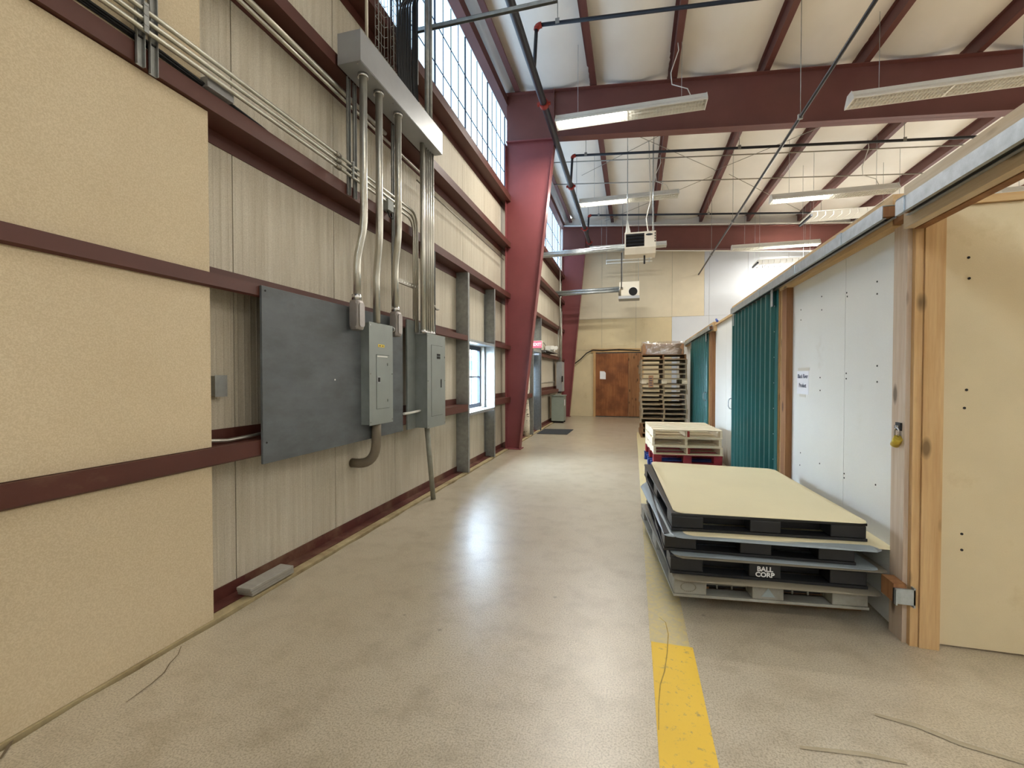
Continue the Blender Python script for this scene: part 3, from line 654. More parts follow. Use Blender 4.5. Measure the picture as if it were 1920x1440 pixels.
# wiring trough
tg = thing('wiring_trough', 'long grey sheet metal wiring trough fed by the upright conduits', 'trough', (-2.3, 4.0, 4.2))
n0, n1 = onx(675, 50, -2.2), onx(675, 110, -2.2); f0, f1 = onx(819, 239, -2.2), onx(818, 280, -2.2)
ZT, ZB_, Y0T, Y1T = (n0.z+f0.z)/2, (n1.z+f1.z)/2, n0.y, 4.96
box(-2.419, -2.2, Y0T, Y1T, ZB_, ZT).build('duct', 'trough_grey', tg, bevel=.002)
box(-2.2, -2.196, Y0T-.002, Y1T+.002, ZB_+.005, ZT+.003).build('cover', 'trough_grey', tg)
for yy in (Y0T+.02, Y0T+.6, Y1T-.04): MB().tube([(-2.24, yy, ZB_-.006), (-2.24, yy, ZB_)], .006, 6).build('screw', 'chrome', tg)

# three large offset conduits with fittings
def LB(x, y, z0, z1, label, side):
    l = thing('elbow_fitting', label, 'conduit fitting', (x, y, z0), 'cast conduit bodies')
    w = .052
    o = box(x-.05, x+.05, y-w, y+w, z0, z1).build('housing', 'fitting_alu', l, bevel=.028)
    pl = [(y+math.copysign(1, math.cos(a))*.014+.024*math.cos(a), (z0+z1)/2+math.copysign(1, math.sin(a))*((z1-z0)/2-.055)+.024*math.sin(a)) for a in [2*math.pi*(i+.5)/20 for i in range(20)]]
    MB().prism(pl, 0, x+.05, x+.056).build('cover_plate', 'fitting_alu', l)
    pl2 = [((q-x)*0+q, r_) for q, r_ in pl]
    fr = [(x+(q-y)*.9, r_) for q, r_ in pl]; MB().prism(fr, 1, y-w-.006, y-w).build('cover_plate', 'fitting_alu', l)
    MB().tube([(x, y, z1-.005), (x, y, z1+.045)], .042, 12).build('compression_nut', 'chrome', l)
    MB().tube([(x, y+side*(w-.01), z0+.07), (x, y+side*(w+.035), z0+.07)], .03, 12).build('hub', 'chrome', l)
    return l
def offset_conduit(ytop, ybot, ztop, za, zb, zend, label, xt=-2.28, xb=-2.345, r=.033):
    o = thing('large_conduit', label, 'conduit', (xb, ybot, zend), 'large offset conduits')
    pts = [(xt, ytop, ztop)]+arc((xt, ytop, za+.1), (xt, ytop, za), (xt+(xb-xt)*.3, ytop+(ybot-ytop)*.3, za-(za-zb)*.3), 4)+arc((xt+(xb-xt)*.7, ytop+(ybot-ytop)*.7, za-(za-zb)*.7), (xb, ybot, zb), (xb, ybot, zb-.1), 4)+[(xb, ybot, zend)]
    MB().tube(pts, r, 14).build('pipe', 'conduit_steel', o)
    MB().tube([(xt, ytop, ztop-.03), (xt, ytop, ztop)], r+.014, 14).build('lock_ring', 'chrome', o)
    return o
offset_conduit(3.47, 3.46, ZB_, 2.80, 2.52, 2.21, 'large steel conduit bending into the cast body before the labelled breaker panel')
offset_conduit(3.72, 3.77, ZB_, 2.76, 2.48, 2.0, 'large steel conduit dropping into the top of the labelled breaker panel')
offset_conduit(4.07, 4.12, ZB_, 2.90, 2.62, 2.20, 'large steel conduit into the cast body past the labelled breaker panel')
LB(-2.35, 3.46, 1.90, 2.17, 'cast grey conduit body on the near side of the labelled breaker panel', 1)
LB(-2.35, 4.13, 1.90, 2.16, 'cast grey conduit body between the two breaker panels', -1)

# bundle of conduits into the second panel
for i in range(6):
    yy = 4.66+.052*i; r = (.026, .0135, .0135, .0135, .016, .022)[i]
    zt = ZB_
    tag(MB().tube([(-2.31, yy, 1.985), (-2.31, yy, zt)], r, 10).build('conduit', 'conduit_steel'), 'straight steel conduit in the upright bundle above the panel with the floor pipe', 'conduit', 'conduits of the upright bundle')
    MB().tube([(-2.31, yy, 1.985), (-2.31, yy, 2.02)], r+.009, 10).build('conduit_connector', 'chrome', p2)
for i in range(3):
    zz = 3.255+.05*i
    pts = [(-2.40, YB, zz), (-2.40, 4.35+.035*i, zz)]+arc((-2.40, 4.47+.035*i, zz), (-2.40, 4.62+.045*i, zz), (-2.40, 4.62+.045*i, zz-.17), 6)+[(-2.40, 4.62+.045*i, 2.0 if i else 2.2)]
    if i == 0: pts[-1] = (-2.40, 4.62, 2.14)
    c_ = thing('conduit', ('lowest', 'middle', 'uppermost')[i]+' of three bare conduits turning down into the upright bundle', 'conduit', (-2.4, 0, zz), 'level conduits above the third girt')
    MB().tube(pts, .0135, 8).build('pipe', 'conduit_steel', c_)
    for yy in (3.28, 1.2): MB().tube([(-2.40, yy-.03, zz), (-2.40, yy+.03, zz)], .02, 8).build('coupling', 'conduit_dark', c_)
for zz, nm in ((3.96, 'lower'), (4.02, 'upper')):
    tag(MB().tube([(-2.5, 2.12, zz), (-2.5, 5.0 if nm == 'lower' else 4.2, zz)], .02 if nm == 'upper' else .014, 8).build('conduit', 'conduit_steel'), nm+' conduit of the pair hung under the fourth girt', 'conduit', 'conduits under the fourth girt')
tag(MB().tube([(-2.55, 5.0, 3.88), (-2.55, 8.8, 3.86)], .01, 6).build('conduit', 'conduit_dark'), 'thin dark conduit between the upright bundle and the red column', 'conduit')
# struts and clamps
def strut(y, z0, z1, label, clamps=()):
    s_ = thing('channel_strut', label, 'strut', (-2.42, y, z0), 'upright channel struts')
    MB().box(-2.437, -2.434, y-.02, y+.02, z0, z1).box(-2.437, -2.418, y-.02, y-.017, z0, z1).box(-2.437, -2.418, y+.017, y+.02, z0, z1).build('channel', 'galvanized_dull', s_)
    for zz in clamps: MB().box(-2.42, -2.378, y-.012, y+.012, zz+.014, zz+.018).box(-2.384, -2.38, y-.012, y+.012, zz-.02, zz+.03).build('pipe_clamp', 'galvanized_dull', s_)
strut(1.735, 3.08, 6.0, 'channel strut with pipe clamps crossing the third girt above the cream boards', (3.255, 3.305, 3.355)); strut(1.80, 3.07, 6.0, 'second channel strut of the pair crossing the third girt above the cream boards')
strut(3.47, 3.1, ZB_, 'channel strut running from the trough down to the third girt', (3.255, 3.305, 3.355)); strut(3.56, 3.1, ZB_, 'second channel strut of the pair below the trough')
strut(4.22, 2.0, ZB_, 'channel strut behind the large conduit past the labelled panel'); strut(5.22, 1.95, 3.08, 'channel strut beyond the upright conduit bundle')
MB()
rg_ = thing('channel_strut', 'short perforated cross strut between large conduit and upright bundle', 'strut', (-2.42, 4.5, 2.5), 'cross struts')
box(-2.417, -2.39, 4.25, 4.72, 2.49, 2.535).build('channel', 'conduit_dark', rg_)
for i in range(6): box(-2.39, -2.389, 4.32+.06*i, 4.35+.06*i, 2.505, 2.52).build('slot', 'white_enamel', rg_)
for yy in (5.09, 5.20): MB().box(-2.40, -2.37, yy-.05, yy+.05, 2.36 if yy < 5.1 else 2.33, 2.375 if yy < 5.1 else 2.345).build('pipe_clamp', 'conduit_dark', rg_)
# small boxes and cables near the third girt
jb = thing('junction_box', 'small grey junction box with a loose wire loop between conduits', 'junction box', (-2.42, 3.98, 3.1))
p = onx(728, 385, -2.4); box(-2.437, -2.372, p.y-.05, p.y+.06, p.z-.06, p.z+.05).build('box', 'panel_grey', jb, bevel=.004)
MB().tube([(-2.4, p.y-.02, p.z-.06), (-2.38, p.y-.01, p.z-.12), (-2.38, p.y+.05, p.z-.12), (-2.4, p.y+.06, p.z-.06)], .006, 6).build('wire_loop', 'black_rubber', jb)
p = onx(415, 178, -2.42); tag(box(-2.60, -2.42, p.y-.09, p.y+.09, 3.205, 3.265).build('raceway_box', 'trough_grey', bevel=.003), 'small grey raceway box sitting on the third girt', 'junction box')
for i in range(3):
    pts = [(-2.46+.012*i, -2+j*.55, 3.215+.012*i+.01*math.sin(j*1.3+i)) for j in range(8)]+[(-2.47, 2.35+.1*i, 3.21), (-2.52, 2.75+.1*i, 3.2)]
    tag(MB().tube(pts, .007, 6).build('black_cable', 'black_rubber'), 'thin black cable lying along the third girt', 'cable', 'black cables on the third girt')
# pipes below the panels
tag(MB().tube([(-2.375, 3.80, 1.05), (-2.375, 3.80, .93)]+arc((-2.375, 3.80, .88), (-2.375, 3.80, .66), (-2.56, 3.79, .655), 8)+[(XL+.0005, 3.79, .655)], .045, 16).build('elbow_pipe', 'pvc_brown'), 'brown plastic elbow pipe from the labelled panel into the wall', 'pipe')
tag(MB().tube([(-2.33, 4.80, .905), (-2.345, 5.0, 0)], .03, 14).build('floor_pipe', 'pvc_grey'), 'weathered grey pipe from the breaker panel down to the floor', 'pipe')
tag(MB().tube([(-2.40, 4.38, 1.09), (-2.39, 4.5, 1.09), (-2.36, 4.6, 1.10), (-2.36, 4.69, 1.10)], .014, 8).build('white_cable', 'white_enamel'), 'short white cable between the plywood board and second panel', 'cable')
tag(MB().tube([(-2.55, 2.0, 1.13), (-2.53, 2.16, 1.10), (-2.52, 2.3, 1.085), (-2.52, 2.48, 1.09), (-2.52, 2.8, 1.11)], .012, 8).build('grey_cable', 'conduit_steel'), 'bent grey conduit lying on the lowest girt beside the plywood', 'conduit')
op = thing('outlet_box', 'small outlet box on the liner at the edge of the cream board', 'outlet', (XL, 2.36, 1.35))
box(XL+.001, XL+.05, 2.28, 2.36, 1.37, 1.5).build('box', 'galvanized_dull', op); box(XL+.05, XL+.054, 2.275, 2.365, 1.365, 1.505).build('cover', 'galvanized_dull', op)
for i in range(3):
    tag(box(-2.58+.008*i, -2.455+.004*i, 2.42-.012*i, 2.80-.006*i, .021+.021*i, .041+.021*i).build('slat_offcut', 'tile_grey', bevel=.003), ('bottom', 'middle', 'top')[i]+' grey board offcut of the small stack at the wall foot', 'offcut', 'grey offcuts at the wall foot')

# basket cable trays, cables, upper pipes
def mesh_tray(y0, y1, z0, z1, label):
    t_ = thing('basket_tray', label, 'cable tray', (-2.36, (y0+y1)/2, z0), 'upright wire basket trays')
    mb = MB(); n = max(2, int((y1-y0)/.05))
    for i in range(n+1): yy = y0+(y1-y0)*i/n; mb.tube([(-2.40, yy, z0), (-2.40, yy, z1)], .003, 4)
    zz = z0+.05
    while zz < z1: mb.tube([(-2.36, y0, zz), (-2.40, y0, zz), (-2.40, y1, zz), (-2.36, y1, zz)], .003, 4); zz += .1
    for yy in (y0, y1): mb.tube([(-2.36, yy, z0), (-2.36, yy, z1)], .003, 4)
    mb.build('wire_mesh', 'galvanized_dull', t_); return t_
mesh_tray(3.86, 4.02, ZT+.02, 6.8, 'narrow upright wire basket tray without cables above the trough'); mesh_tray(4.14, 4.36, ZT+.02, 6.8, 'upright wire basket tray in the middle of the three above the trough'); mesh_tray(4.42, 4.62, ZT+.02, 6.8, 'wide upright wire basket tray full of black cables')
for i in range(16):
    yy = 4.18+.028*i+random.uniform(-.01, .01); zt = 5.30+.03*i if i % 2 else 5.45+.03*i
    pts = [(-2.30, yy, ZT), (-2.335, yy+.01, ZT+.2), (-2.35, yy+.02, ZT+.4)]
    if i % 2:
        pts += arc((-2.345, yy+.02, zt-.1), (-2.34, yy+.05, zt+.12), (-2.15, yy+.12, zt+.16), 5)+[(-1.98, yy+.2, zt+.13), (-1.82, yy+.28, zt+.17), (-1.68, yy+.3, zt+.33), (-1.62, yy+.3, zt+.9)]
    else: pts += [(-2.34, yy, 6.9)]
    tag(MB().tube(pts, .011, 6).build('black_cable', 'black_rubber'), ('black cable sweeping out of the basket tray toward the roof' if i % 2 else 'black cable rising straight up the basket tray'), 'cable', 'cables in the basket trays')
tag(MB().tube([(-2.3, 3.56, ZT), (-2.3, 3.56, 6.9)], .014, 8).build('conduit', 'conduit_steel'), 'single thin conduit rising from the near end of the trough', 'conduit')
for yy in (4.66, 4.75):
    tag(MB().tube([(-2.25, yy, ZT), (-2.25, yy, 6.9)], .024, 10).build('conduit', 'galvanized_dull'), 'thick conduit of the pair rising from the far end of the trough', 'conduit', 'conduits above the trough')
q0 = onx(785, 57, -2.4); q1 = ony(1045, 5, q0.y)
sx = thing('channel_strut', 'long dark channel strut reaching out from the clerestory under the cables', 'strut', (-2.4, q0.y, q0.z), 'cross struts')
MB().box(-2.42, q1.x, q0.y-.02, q0.y+.02, q0.z+.017, q0.z+.02).box(-2.42, q1.x, q0.y-.02, q0.y-.017, q0.z-.02, q0.z+.02).box(-2.42, q1.x, q0.y+.017, q0.y+.02, q0.z-.02, q0.z+.02).build('channel', 'galvanized_dull', sx)
box(-2.46, -2.42, q0.y-.03, q0.y+.03, q0.z-.6, q0.z+.6).build('mount_plate', 'galvanized_dull', sx)
MB().tube([(q1.x-.05, q0.y, q0.z+.02), (q1.x-.05, q0.y, rz(q1.x)+.1)], .006, 6).build('hanger_rod', 'galvanized_dull', sx)

# ------------------------------------------------------------------ overhead services
mp = thing('sprinkler_main', 'thick black sprinkler main running along under the roof beams', 'sprinkler pipe', (-1.47, 0, 6.1))
MB().tube([(-1.47, YB, 6.08), (-1.47, 16.2, 6.08)], .058, 14).build('pipe', 'black_pipe', mp)
for yy in (4.2, 7.5, 10.9, 14.1, 15.6):
    MB().tube([(-1.47, yy-.05, 6.08), (-1.47, yy+.05, 6.08)], .08, 12).box(-1.58, -1.55, yy-.03, yy+.03, 6.06, 6.1).box(-1.39, -1.36, yy-.03, yy+.03, 6.06, 6.1).build('coupling', 'coupling_red', mp)
for yy in (1.5, 5.2, 12, 15.2): MB().tube([(-1.47, yy, 6.13), (-1.47, yy, rz(-1.47)+.18)], .006, 6).build('hanger_rod', 'galvanized_dull', mp)
for yy in (6.65, 10.75, 14.85):
    zz = rz(-1.4)-.42
    br = thing('sprinkler_branch', {6.65: 'thin black sprinkler branch line crossing under the purlins before the near roof beam', 10.75: 'thin black sprinkler branch line between the near roof beam and the unit heater', 14.85: 'thin black sprinkler branch line just before the far roof beam'}[yy], 'sprinkler pipe', (-1.47, yy, 6.08), 'sprinkler branch lines')
    MB().tube([(-1.45, yy, 6.13), (-1.42, yy, zz-.05)], .028, 10).build('riser', 'black_pipe', br)
    MB().tube(arc((-1.42, yy, zz-.06), (-1.42, yy, zz), (-1.34, yy, zz), 4), .042, 10).build('elbow', 'coupling_red', br)
    xe = 11.0; MB().tube([(-1.35, yy, zz), (xe, yy, zz-.081*(xe+1.35))], .028, 10).build('pipe', 'black_pipe', br)
    for xx in (-1.1, 2.2, 5.2): MB().tube([(xx, yy, zz-.081*(xx+1.35)+.03), (xx, yy, rz(xx)+.1)], .006, 6).box(xx-.03, xx+.03, yy-.032, yy-.028, zz-.081*(xx+1.35)-.03, zz-.081*(xx+1.35)+.05).build('pipe_hanger', 'galvanized_dull', br)
rd = thing('gas_pipe', 'long thin dark pipe hung on wires and ending at the far wall', 'pipe', (2.2, 8, 5.0))
MB().tube([(2.19, -2, 5.04), (2.19, YF-.001, 5.04)], .022, 8).build('pipe', 'black_pipe', rd)
for yy in (4.5, 7, 11.3, 14.2): MB().tube([(2.19, yy, 5.06), (2.19, yy, rz(2.19)+.1)], .005, 5).box(2.16, 2.22, yy-.015, yy+.015, 5.01, 5.075).build('pipe_hanger', 'galvanized_dull', rd)
for yy, x0 in ((9.6, -2.4), (11.9, -2.4), (13.3, -2.4)):
    zz = rz(0)-.1; MBt = MB().tube([(-2.3, yy, rz(-2.3)-.03), (11, yy, rz(11)-.03)], .014, 6)
    tag(MBt.build('tie_rod', 'conduit_dark'), 'thin dark tie rod crossing under the purlins', 'rod', 'roof tie rods')
for a, b in (((-1.6, 9.05), (2.0, 12.6)), ((2.2, 9.06), (-1.4, 12.6)), ((2.0, 12.9), (-1.0, 16.4)), ((5.2, 9.05), (2.0, 12.6)), ((2.4, 12.9), (5.6, 16.4))):
    tag(MB().tube([(a[0], a[1], rz(a[0])-(.06 if a[0] < b[0] else .09)), (b[0], b[1], rz(b[0])-(.06 if a[0] < b[0] else .09))], .007, 5).build('brace_rod', 'conduit_dark'), 'thin diagonal brace rod below the roof insulation', 'rod', 'roof brace rods')
for zo, nm in ((.03, 'top'), (-.86, 'bottom')):
    pts = [(x, 16.36, 6.95-.075*(x+2.55)+zo) for x in (-2.45, 0, 4, 8, 12)]
    tag(MB().tube(pts, .02, 8).build('conduit', 'white_enamel'), 'white conduit along the '+nm+' edge of the far roof beam', 'conduit')

# fluorescent fixtures
def lamp_proto():
    f = thing('light_fixture', '', 'light fixture'); L = 1.22
    MB().prism([(-.06, .1), (.06, .1), (.06, .155), (-.06, .155)], 0, -L, L).build('ballast_housing', 'white_enamel', f)
    MB().prism([(-.155, .0), (-.15, .0), (-.06, .095), (.06, .095), (.15, .0), (.155, .0), (.155, .022), (.066, .1), (-.066, .1), (-.155, .022)], 0, -L, L).build('reflector', 'white_enamel', f)
    for s_ in (-1, 1): MB().prism([(-.158, -.004), (.158, -.004), (.158, .03), (.07, .158), (-.07, .158), (-.158, .03)], 0, s_*L, s_*(L+.012)).build('end_plate', 'white_enamel', f)
    for s_ in (-1, 1):
        mb = MB(); a, b = sorted((s_*.01, s_*(L-.01)))
        for i in range(25): x = a+(b-a)*i/24; mb.box(x-.002, x+.002, -.145, .145, .0, .02)
        for yy in (-.146, -.05, .05, .146): mb.box(a, b, yy-.002, yy+.002, .0, .02)
        mb.build('louver', 'white_enamel', f)
    box(-.01, .01, -.15, .15, -.002, .022).build('divider', 'white_enamel', f)
    return f
LP = lamp_proto(); LP_USED = [False]
def lamp(x, y, z, lit, label, group='fluorescent fixtures'):
    f = LP if not LP_USED[0] else dup(LP_SRC[0], (x, y, z))
    if not LP_USED[0]: LP_USED[0] = True; LP_SRC[0] = LP
    return f, x, y, z, lit, label
LP_SRC = [None]
FIX = [(-.10, 7.93, 5.915, 'l', 'lit fluorescent fixture hung before the near roof beam beside the sprinkler main'),
       (4.36, 7.93, 5.60, '', 'unlit fluorescent fixture hung before the near roof beam'),
       (-.15, 11.97, 6.0, 'l', 'lit fluorescent fixture hung above the unit heater with dark louvers'),
       (4.28, 11.64, 5.52, 'l', 'lit fluorescent fixture hung above the wide wire guard over the partition'),
       (4.26, 15.79, 5.53, 'r', 'lit fluorescent fixture hung before the far roof beam over the partition'),
       (-.2, 15.5, 5.74, '', 'unlit fluorescent fixture behind the unit heater with dark louvers')]
UNSEEN_FIX = [(x, y, rz(x)-1.2, 'lr', 'lit fluorescent fixture over the open part of the hall') for y in (-5, -1, 3.2) for x in (-.1, 4.3, 8.7)]+[(8.7, y, rz(8.7)-1.0, 'lr', 'lit fluorescent fixture over the rooms behind the partition') for y in (7.9, 12, 15.6)]  # unseen fixtures; those behind the partition added to brighten the ceiling
protos = [o for o in LP.children]
for i, (x, y, z, lit, label) in enumerate(FIX+UNSEEN_FIX):
    f = dup(LP, (x, y, z)); tag(f, label, 'light fixture', 'fluorescent fixtures'); ROOT[f] = Vector((x, y, z))
    for s_, ch in ((-1, 'l'), (1, 'r')):
        on = ch in lit
        for yy in (-.06, .06): MB().tube([(x+s_*.03, y+yy, z+.055), (x+s_*1.19, y+yy, z+.055)], .014, 8).build('tube', 'tube_lit' if on else 'tube_off', f)
        if on:
            ld = bpy.data.lights.new('lamp_light', 'AREA'); ld.shape = 'RECTANGLE'; ld.size = 1.18; ld.size_y = .27; ld.energy = LAMP_W*(2.1 if i < len(FIX) else (.12 if x < 2 else (.5 if y < 5 else 2.4))); ld.color = LAMP_COL
            lo = bpy.data.objects.new('lamp_light', ld); C.objects.link(lo); lo.parent = f; lo.location = (s_*.61, 0, -.004)
        wx = x+s_*.85; MB().tube([(wx, y, z+.155), (wx, y, rz(wx)+.15)], .004, 5).build('hanger_wire', 'galvanized', f)
    if i in (0, 2, 3):
        wx = x+1.0 if i != 3 else x+.9; zz = rz(wx)+.1
        MB().tube([(wx, y, z+.155), (wx-.06, y, z+.3), (wx-.3, y+.02, z+.42), (wx-.32, y, z+.6), (wx-.2, y, zz-.2), (wx-.22, y, zz)], .008, 6).build('power_cord', 'white_enamel', f)
for o in list(LP.children): bpy.data.objects.remove(o, do_unlink=True)
bpy.data.objects.remove(LP, do_unlink=True)
def guard(x0, x1, y0, y1, z, label, n):
    g_ = thing('wire_guard', label, 'wire guard', (x0, (y0+y1)/2, z), 'hung wire guards')
    MB().box(x0-.02, x0+.02, y0, y1, z, z+.05).build('end_bar', 'black_pipe', g_)
    for i in range(n):
        xx = x0+.12+(x1-x0-.15)*i/(n-1); MB().tube([(xx, y0, z+.08), (xx, y0, z), (xx, y1, z), (xx, y1, z+.08)], .008, 5).build('guard_wire', 'white_enamel', g_)
    box(x0, x1, y0, y1, z+.10, z+.11).build('reflector', 'white_enamel', g_)
    for yy in (y0+.05, y1-.05):
        for xx in (x0+.05, x1-.05): MB().tube([(xx, yy, z+.11), (xx, yy, rz(xx)+.12)], .004, 5).build('hanger_wire', 'galvanized', g_)
guard(4.08, 5.9, 12.2, 13.0, 5.3, 'wide unlit hung reflector with wire guard over the partition', 11)
guard(3.72, 5.2, 15.45, 16.1, 4.99, 'pale hung reflector with wire guard near the white far wall', 9)
sl = thing('strip_light', 'slim unlit twin strip hung under the unit heaters before the far wall', 'light fixture', (-.3, 15.9, 5.0))
pa = ony(1136, 489, 15.7); pb = ony(1223, 484, 15.7)
for dz in (0, .1): MB().tube([(pa.x, 15.7, pa.z-dz), (pb.x, 15.7, pa.z-dz)], .028, 8).build('tube', 'white_enamel', sl)
for xx in (pa.x+.02, pb.x-.1): MB().box(xx-.01, xx+.01, 15.67, 15.73, pa.z-.13, pa.z+.03).tube([(xx, 15.7, pa.z+.03), (xx, 15.7, rz(xx)+.1)], .005, 5).build('hanger_wire', 'galvanized', sl)

# unit heaters
h1 = thing('unit_heater', 'cream unit heater with dark louvers hung below the second light', 'unit heater', (.15, 11.2, 4.45))
X0, X1, Yh = -.21, .5, 11.0; z1, z0 = 4.89, 4.53
box(X0, X1, Yh, Yh+.5, z0-.02, z1).build('casing', 'heater_cream', h1, bevel=.01)
MB().prism([(Yh, z0-.02), (Yh+.5, z0-.02), (Yh+.5, z0-.14), (Yh+.08, z0-.14)], 0, X0, X1).build('drip_pan', 'heater_cream', h1)
box(X0+.03, X0+.45, Yh-.004, Yh, z0+.02, z1-.04).build('louver_opening', 'dark_gap', h1)
for i in range(4): MB().prism([(Yh-.03, z0+.045+.075*i), (Yh-.004, z0+.075+.075*i), (Yh-.004, z0+.083+.075*i), (Yh-.034, z0+.05+.075*i)], 0, X0+.035, X0+.445).build('louver_slat', 'black_pipe', h1)
MB().prism([(.35+.08*math.cos(a), z1-.08+.026*math.sin(a)) for a in [i*math.pi/8 for i in range(16)]], 1, Yh-.003, Yh).build('badge', 'mat_dark', h1)
for i in range(4): box(X1-.03, X1-.01, Yh-.003, Yh, z0+.1+.06*i, z0+.14+.06*i).build('side_slot', 'dark_gap', h1)
for dz, dy in ((.0, .12), (.09, .28)): MB().tube([(X0+.02, Yh+dy, z0+.02+dz), (XL+.001, Yh+dy, z0-.03+dz)], .05, 12).build('vent_pipe', 'galvanized', h1)
for xx in (X0+.06, X1-.06):
    for yy in (Yh+.05, Yh+.45): MB().tube([(xx, yy, z1), (xx, yy, rz(xx)+.1)], .007, 6).build('hanger_rod', 'galvanized', h1)
MB().tube([(X0+.46, Yh+.25, z0-.14), (X0+.46, Yh+.25, z0-.34)], .02, 8).build('gas_stub', 'black_pipe', h1)
MB().prism([(X0, z1), (X0+.16, z1), (X0+.05, z1+.45)], 1, Yh+.3, Yh+.304).build('deflector', 'white_enamel', h1)
MB().tube([(X0-.07, Yh+.1, z0-.08), (X0-.07, Yh+.1, 3.6)], .012, 6).build('drop_pipe', 'black_pipe', h1)
MB().tube([(X0+.55, Yh+.3, z1), (X0+.5, Yh+.3, z1+.4), (X0+.6, Yh+.3, z1+.8), (X0+.55, Yh+.3, rz(.3)+.1)], .012, 6).build('power_cord', 'white_enamel', h1)
h2 = thing('unit_heater', 'cream unit heater with round black fan opening near the far wall', 'unit heater', (-.15, 15, 4.0))
X0, X1, Yh = -.45, .18, 15.0; z0, z1 = 4.09, 4.55
box(X0, X1, Yh, Yh+.5, z0, z1).build('casing', 'heater_cream', h2, bevel=.01); box(X0-.02, X1+.01, Yh-.03, Yh+.5, z0-.09, z0-.002).build('drip_pan', 'trough_grey', h2)
pc = ony(1187, 546.5, Yh); MB().tube([(pc.x, Yh-.012, pc.z), (pc.x, Yh, pc.z)], .15, 20).build('fan_ring', 'white_enamel', h2); MB().tube([(pc.x, Yh-.016, pc.z), (pc.x, Yh-.0125, pc.z)], .135, 20).build('fan_opening', 'dark_gap', h2)
for dz, dy in ((.0, .1), (.1, .2)): MB().tube([(X0+.01, Yh+dy, z0+.2+dz), (XL+.001, Yh+dy, z0+.15+dz)], .05, 12).build('vent_pipe', 'galvanized', h2)
MB().tube([(X0+.02, Yh-.02, z0+.02), (X0+.02, Yh-.02, z0+.25), (X0+.12, Yh-.02, z0+.25)], .04, 8).build('valve', 'conduit_dark', h2)
for xx in (X0+.1, X1-.03): MB().tube([(xx, Yh+.2, z1), (xx, Yh+.2, rz(xx)+.1)], .007, 6).build('hanger_rod', 'galvanized', h2)

# ------------------------------------------------------------------ pallets
def plank(par, name, mat, x0, x1, y0, y1, z0, z1, j=0.004):
    return box(x0+random.uniform(-j, j), x1+random.uniform(-j, j), y0, y1, z0, z1).build(name, mat, par)
def stringer_pallet(w, d, h, mat, nt=7, nb=3, st=.038):
    p = thing('wood_pallet', '', 'pallet'); b = .016
    for i in range(nt):
        bw = (.09 if nt < 9 else .118) if 0 < i < nt-1 else .125; y = -d/2+(d-.125)*i/(nt-1)
        plank(p, 'deck_board', mat, -w/2, w/2, y+(.0175 if 0 < i < nt-1 else 0), y+(.0175 if 0 < i < nt-1 else 0)+bw, h-b, h)
    for i in range(nb):
        y = -d/2+(d-.12)*i/(nb-1); plank(p, 'bottom_board', mat, -w/2, w/2, y, y+.12, 0, b)
    for x in (-w/2+st/2, 0, w/2-st/2): box(x-st/2, x+st/2, -d/2+.004, d/2-.004, b+.0005, h-b-.0005).build('stringer', mat, p)
    return p
def block_pallet(w, d, h, mat, mat2):
    p = thing('wood_pallet', '', 'pallet'); b = .018; n = 7
    for i in range(n):
        y = -d/2+(d-.1)*i/(n-1); plank(p, 'deck_board', mat2 if 0 < i < n-1 else mat, -w/2, w/2, y, y+.1, h-b, h)
    for x in (-w/2+.06, 0, w/2-.06):
        for y in (-d/2+.07, 0, d/2-.07): box(x-.06, x+.06, y-.07, y+.07, b+.0005, h-b-.0005).build('block', mat, p)
    for y in (-d/2, -.05, d/2-.1): plank(p, 'bottom_board', mat2, -w/2, w/2, y, y+.1, 0, b)
    return p
def kill(p):
    for o in list(p.children_recursive): bpy.data.objects.remove(o, do_unlink=True)
    bpy.data.objects.remove(p, do_unlink=True)
# tall stack
A = stringer_pallet(1.06, 1.2, .117, 'pallet_old', 9, 5); B = stringer_pallet(1.04, 1.18, .117, 'pallet_brown', 9, 5); K = block_pallet(1.05, 1.18, .135, 'pallet_new', 'pallet_old')
z = 0
for i in range(17):
    src = K if i == 11 else (B if i in (0, 1, 2, 16) else A); hh = .135 if i == 11 else .117
    lab = 'pale block pallet with square corner blocks high in the tall pallet stack' if i == 11 else ('brown wooden pallet directly under the film wrapped load' if i == 16 else ('dark brown wooden pallet in the bottom of the tall stack' if i < 3 else 'weathered wooden pallet in the tall stack by the plywood door'))
    dup(src, (.70+random.uniform(-.015, .015), 11.95+random.uniform(-.02, .02), z), R(random.uniform(-1.2, 1.2)+1), lab, 'pallets of the tall stack'); z += hh+.0008
for q in (A, B, K): kill(q)
lo_ = thing('wrapped_load', 'brown cardboard load in clear stretch film on the tall pallet stack', 'wrapped load', (.70, 11.95, z))
box(.22, 1.17, 11.42, 12.48, z+.001, z+.26).build('carton', 'cardboard', lo_, bevel=.02)
vs = []; fs = []; n = 40
for j in range(7):
    for i in range(n):
        a = 2*math.pi*i/n; cx, cy = math.cos(a), math.sin(a); k = 1/max(abs(cx), abs(cy))
        k = min(k, 1.3); rr = random.uniform(-.012, .016)
        zz = z+.004+(.30)*j/5 if j < 6 else z+.30+random.uniform(0, .03)
        s2 = 1 if j < 6 else .8
        vs.append((.695+cx*k*(.495+rr)*s2, 11.95+cy*k*(.55+rr)*s2, zz+(random.uniform(-.01, .02) if j == 5 else 0)))
for j in range(6):
    for i in range(n): fs.append((j*n+i, j*n+(i+1) % n, (j+1)*n+(i+1) % n, (j+1)*n+i))
fs.append(tuple(6*n+i for i in range(n)))
MB().add(vs, fs, True).build('stretch_film', 'stretch_film', lo_)
p = ony(1220, 713, 11.33); hg = thing('hang_tag', 'brown cardboard tag hanging on the front of the tall pallet stack', 'tag', (p.x, 11.325, 1.3))
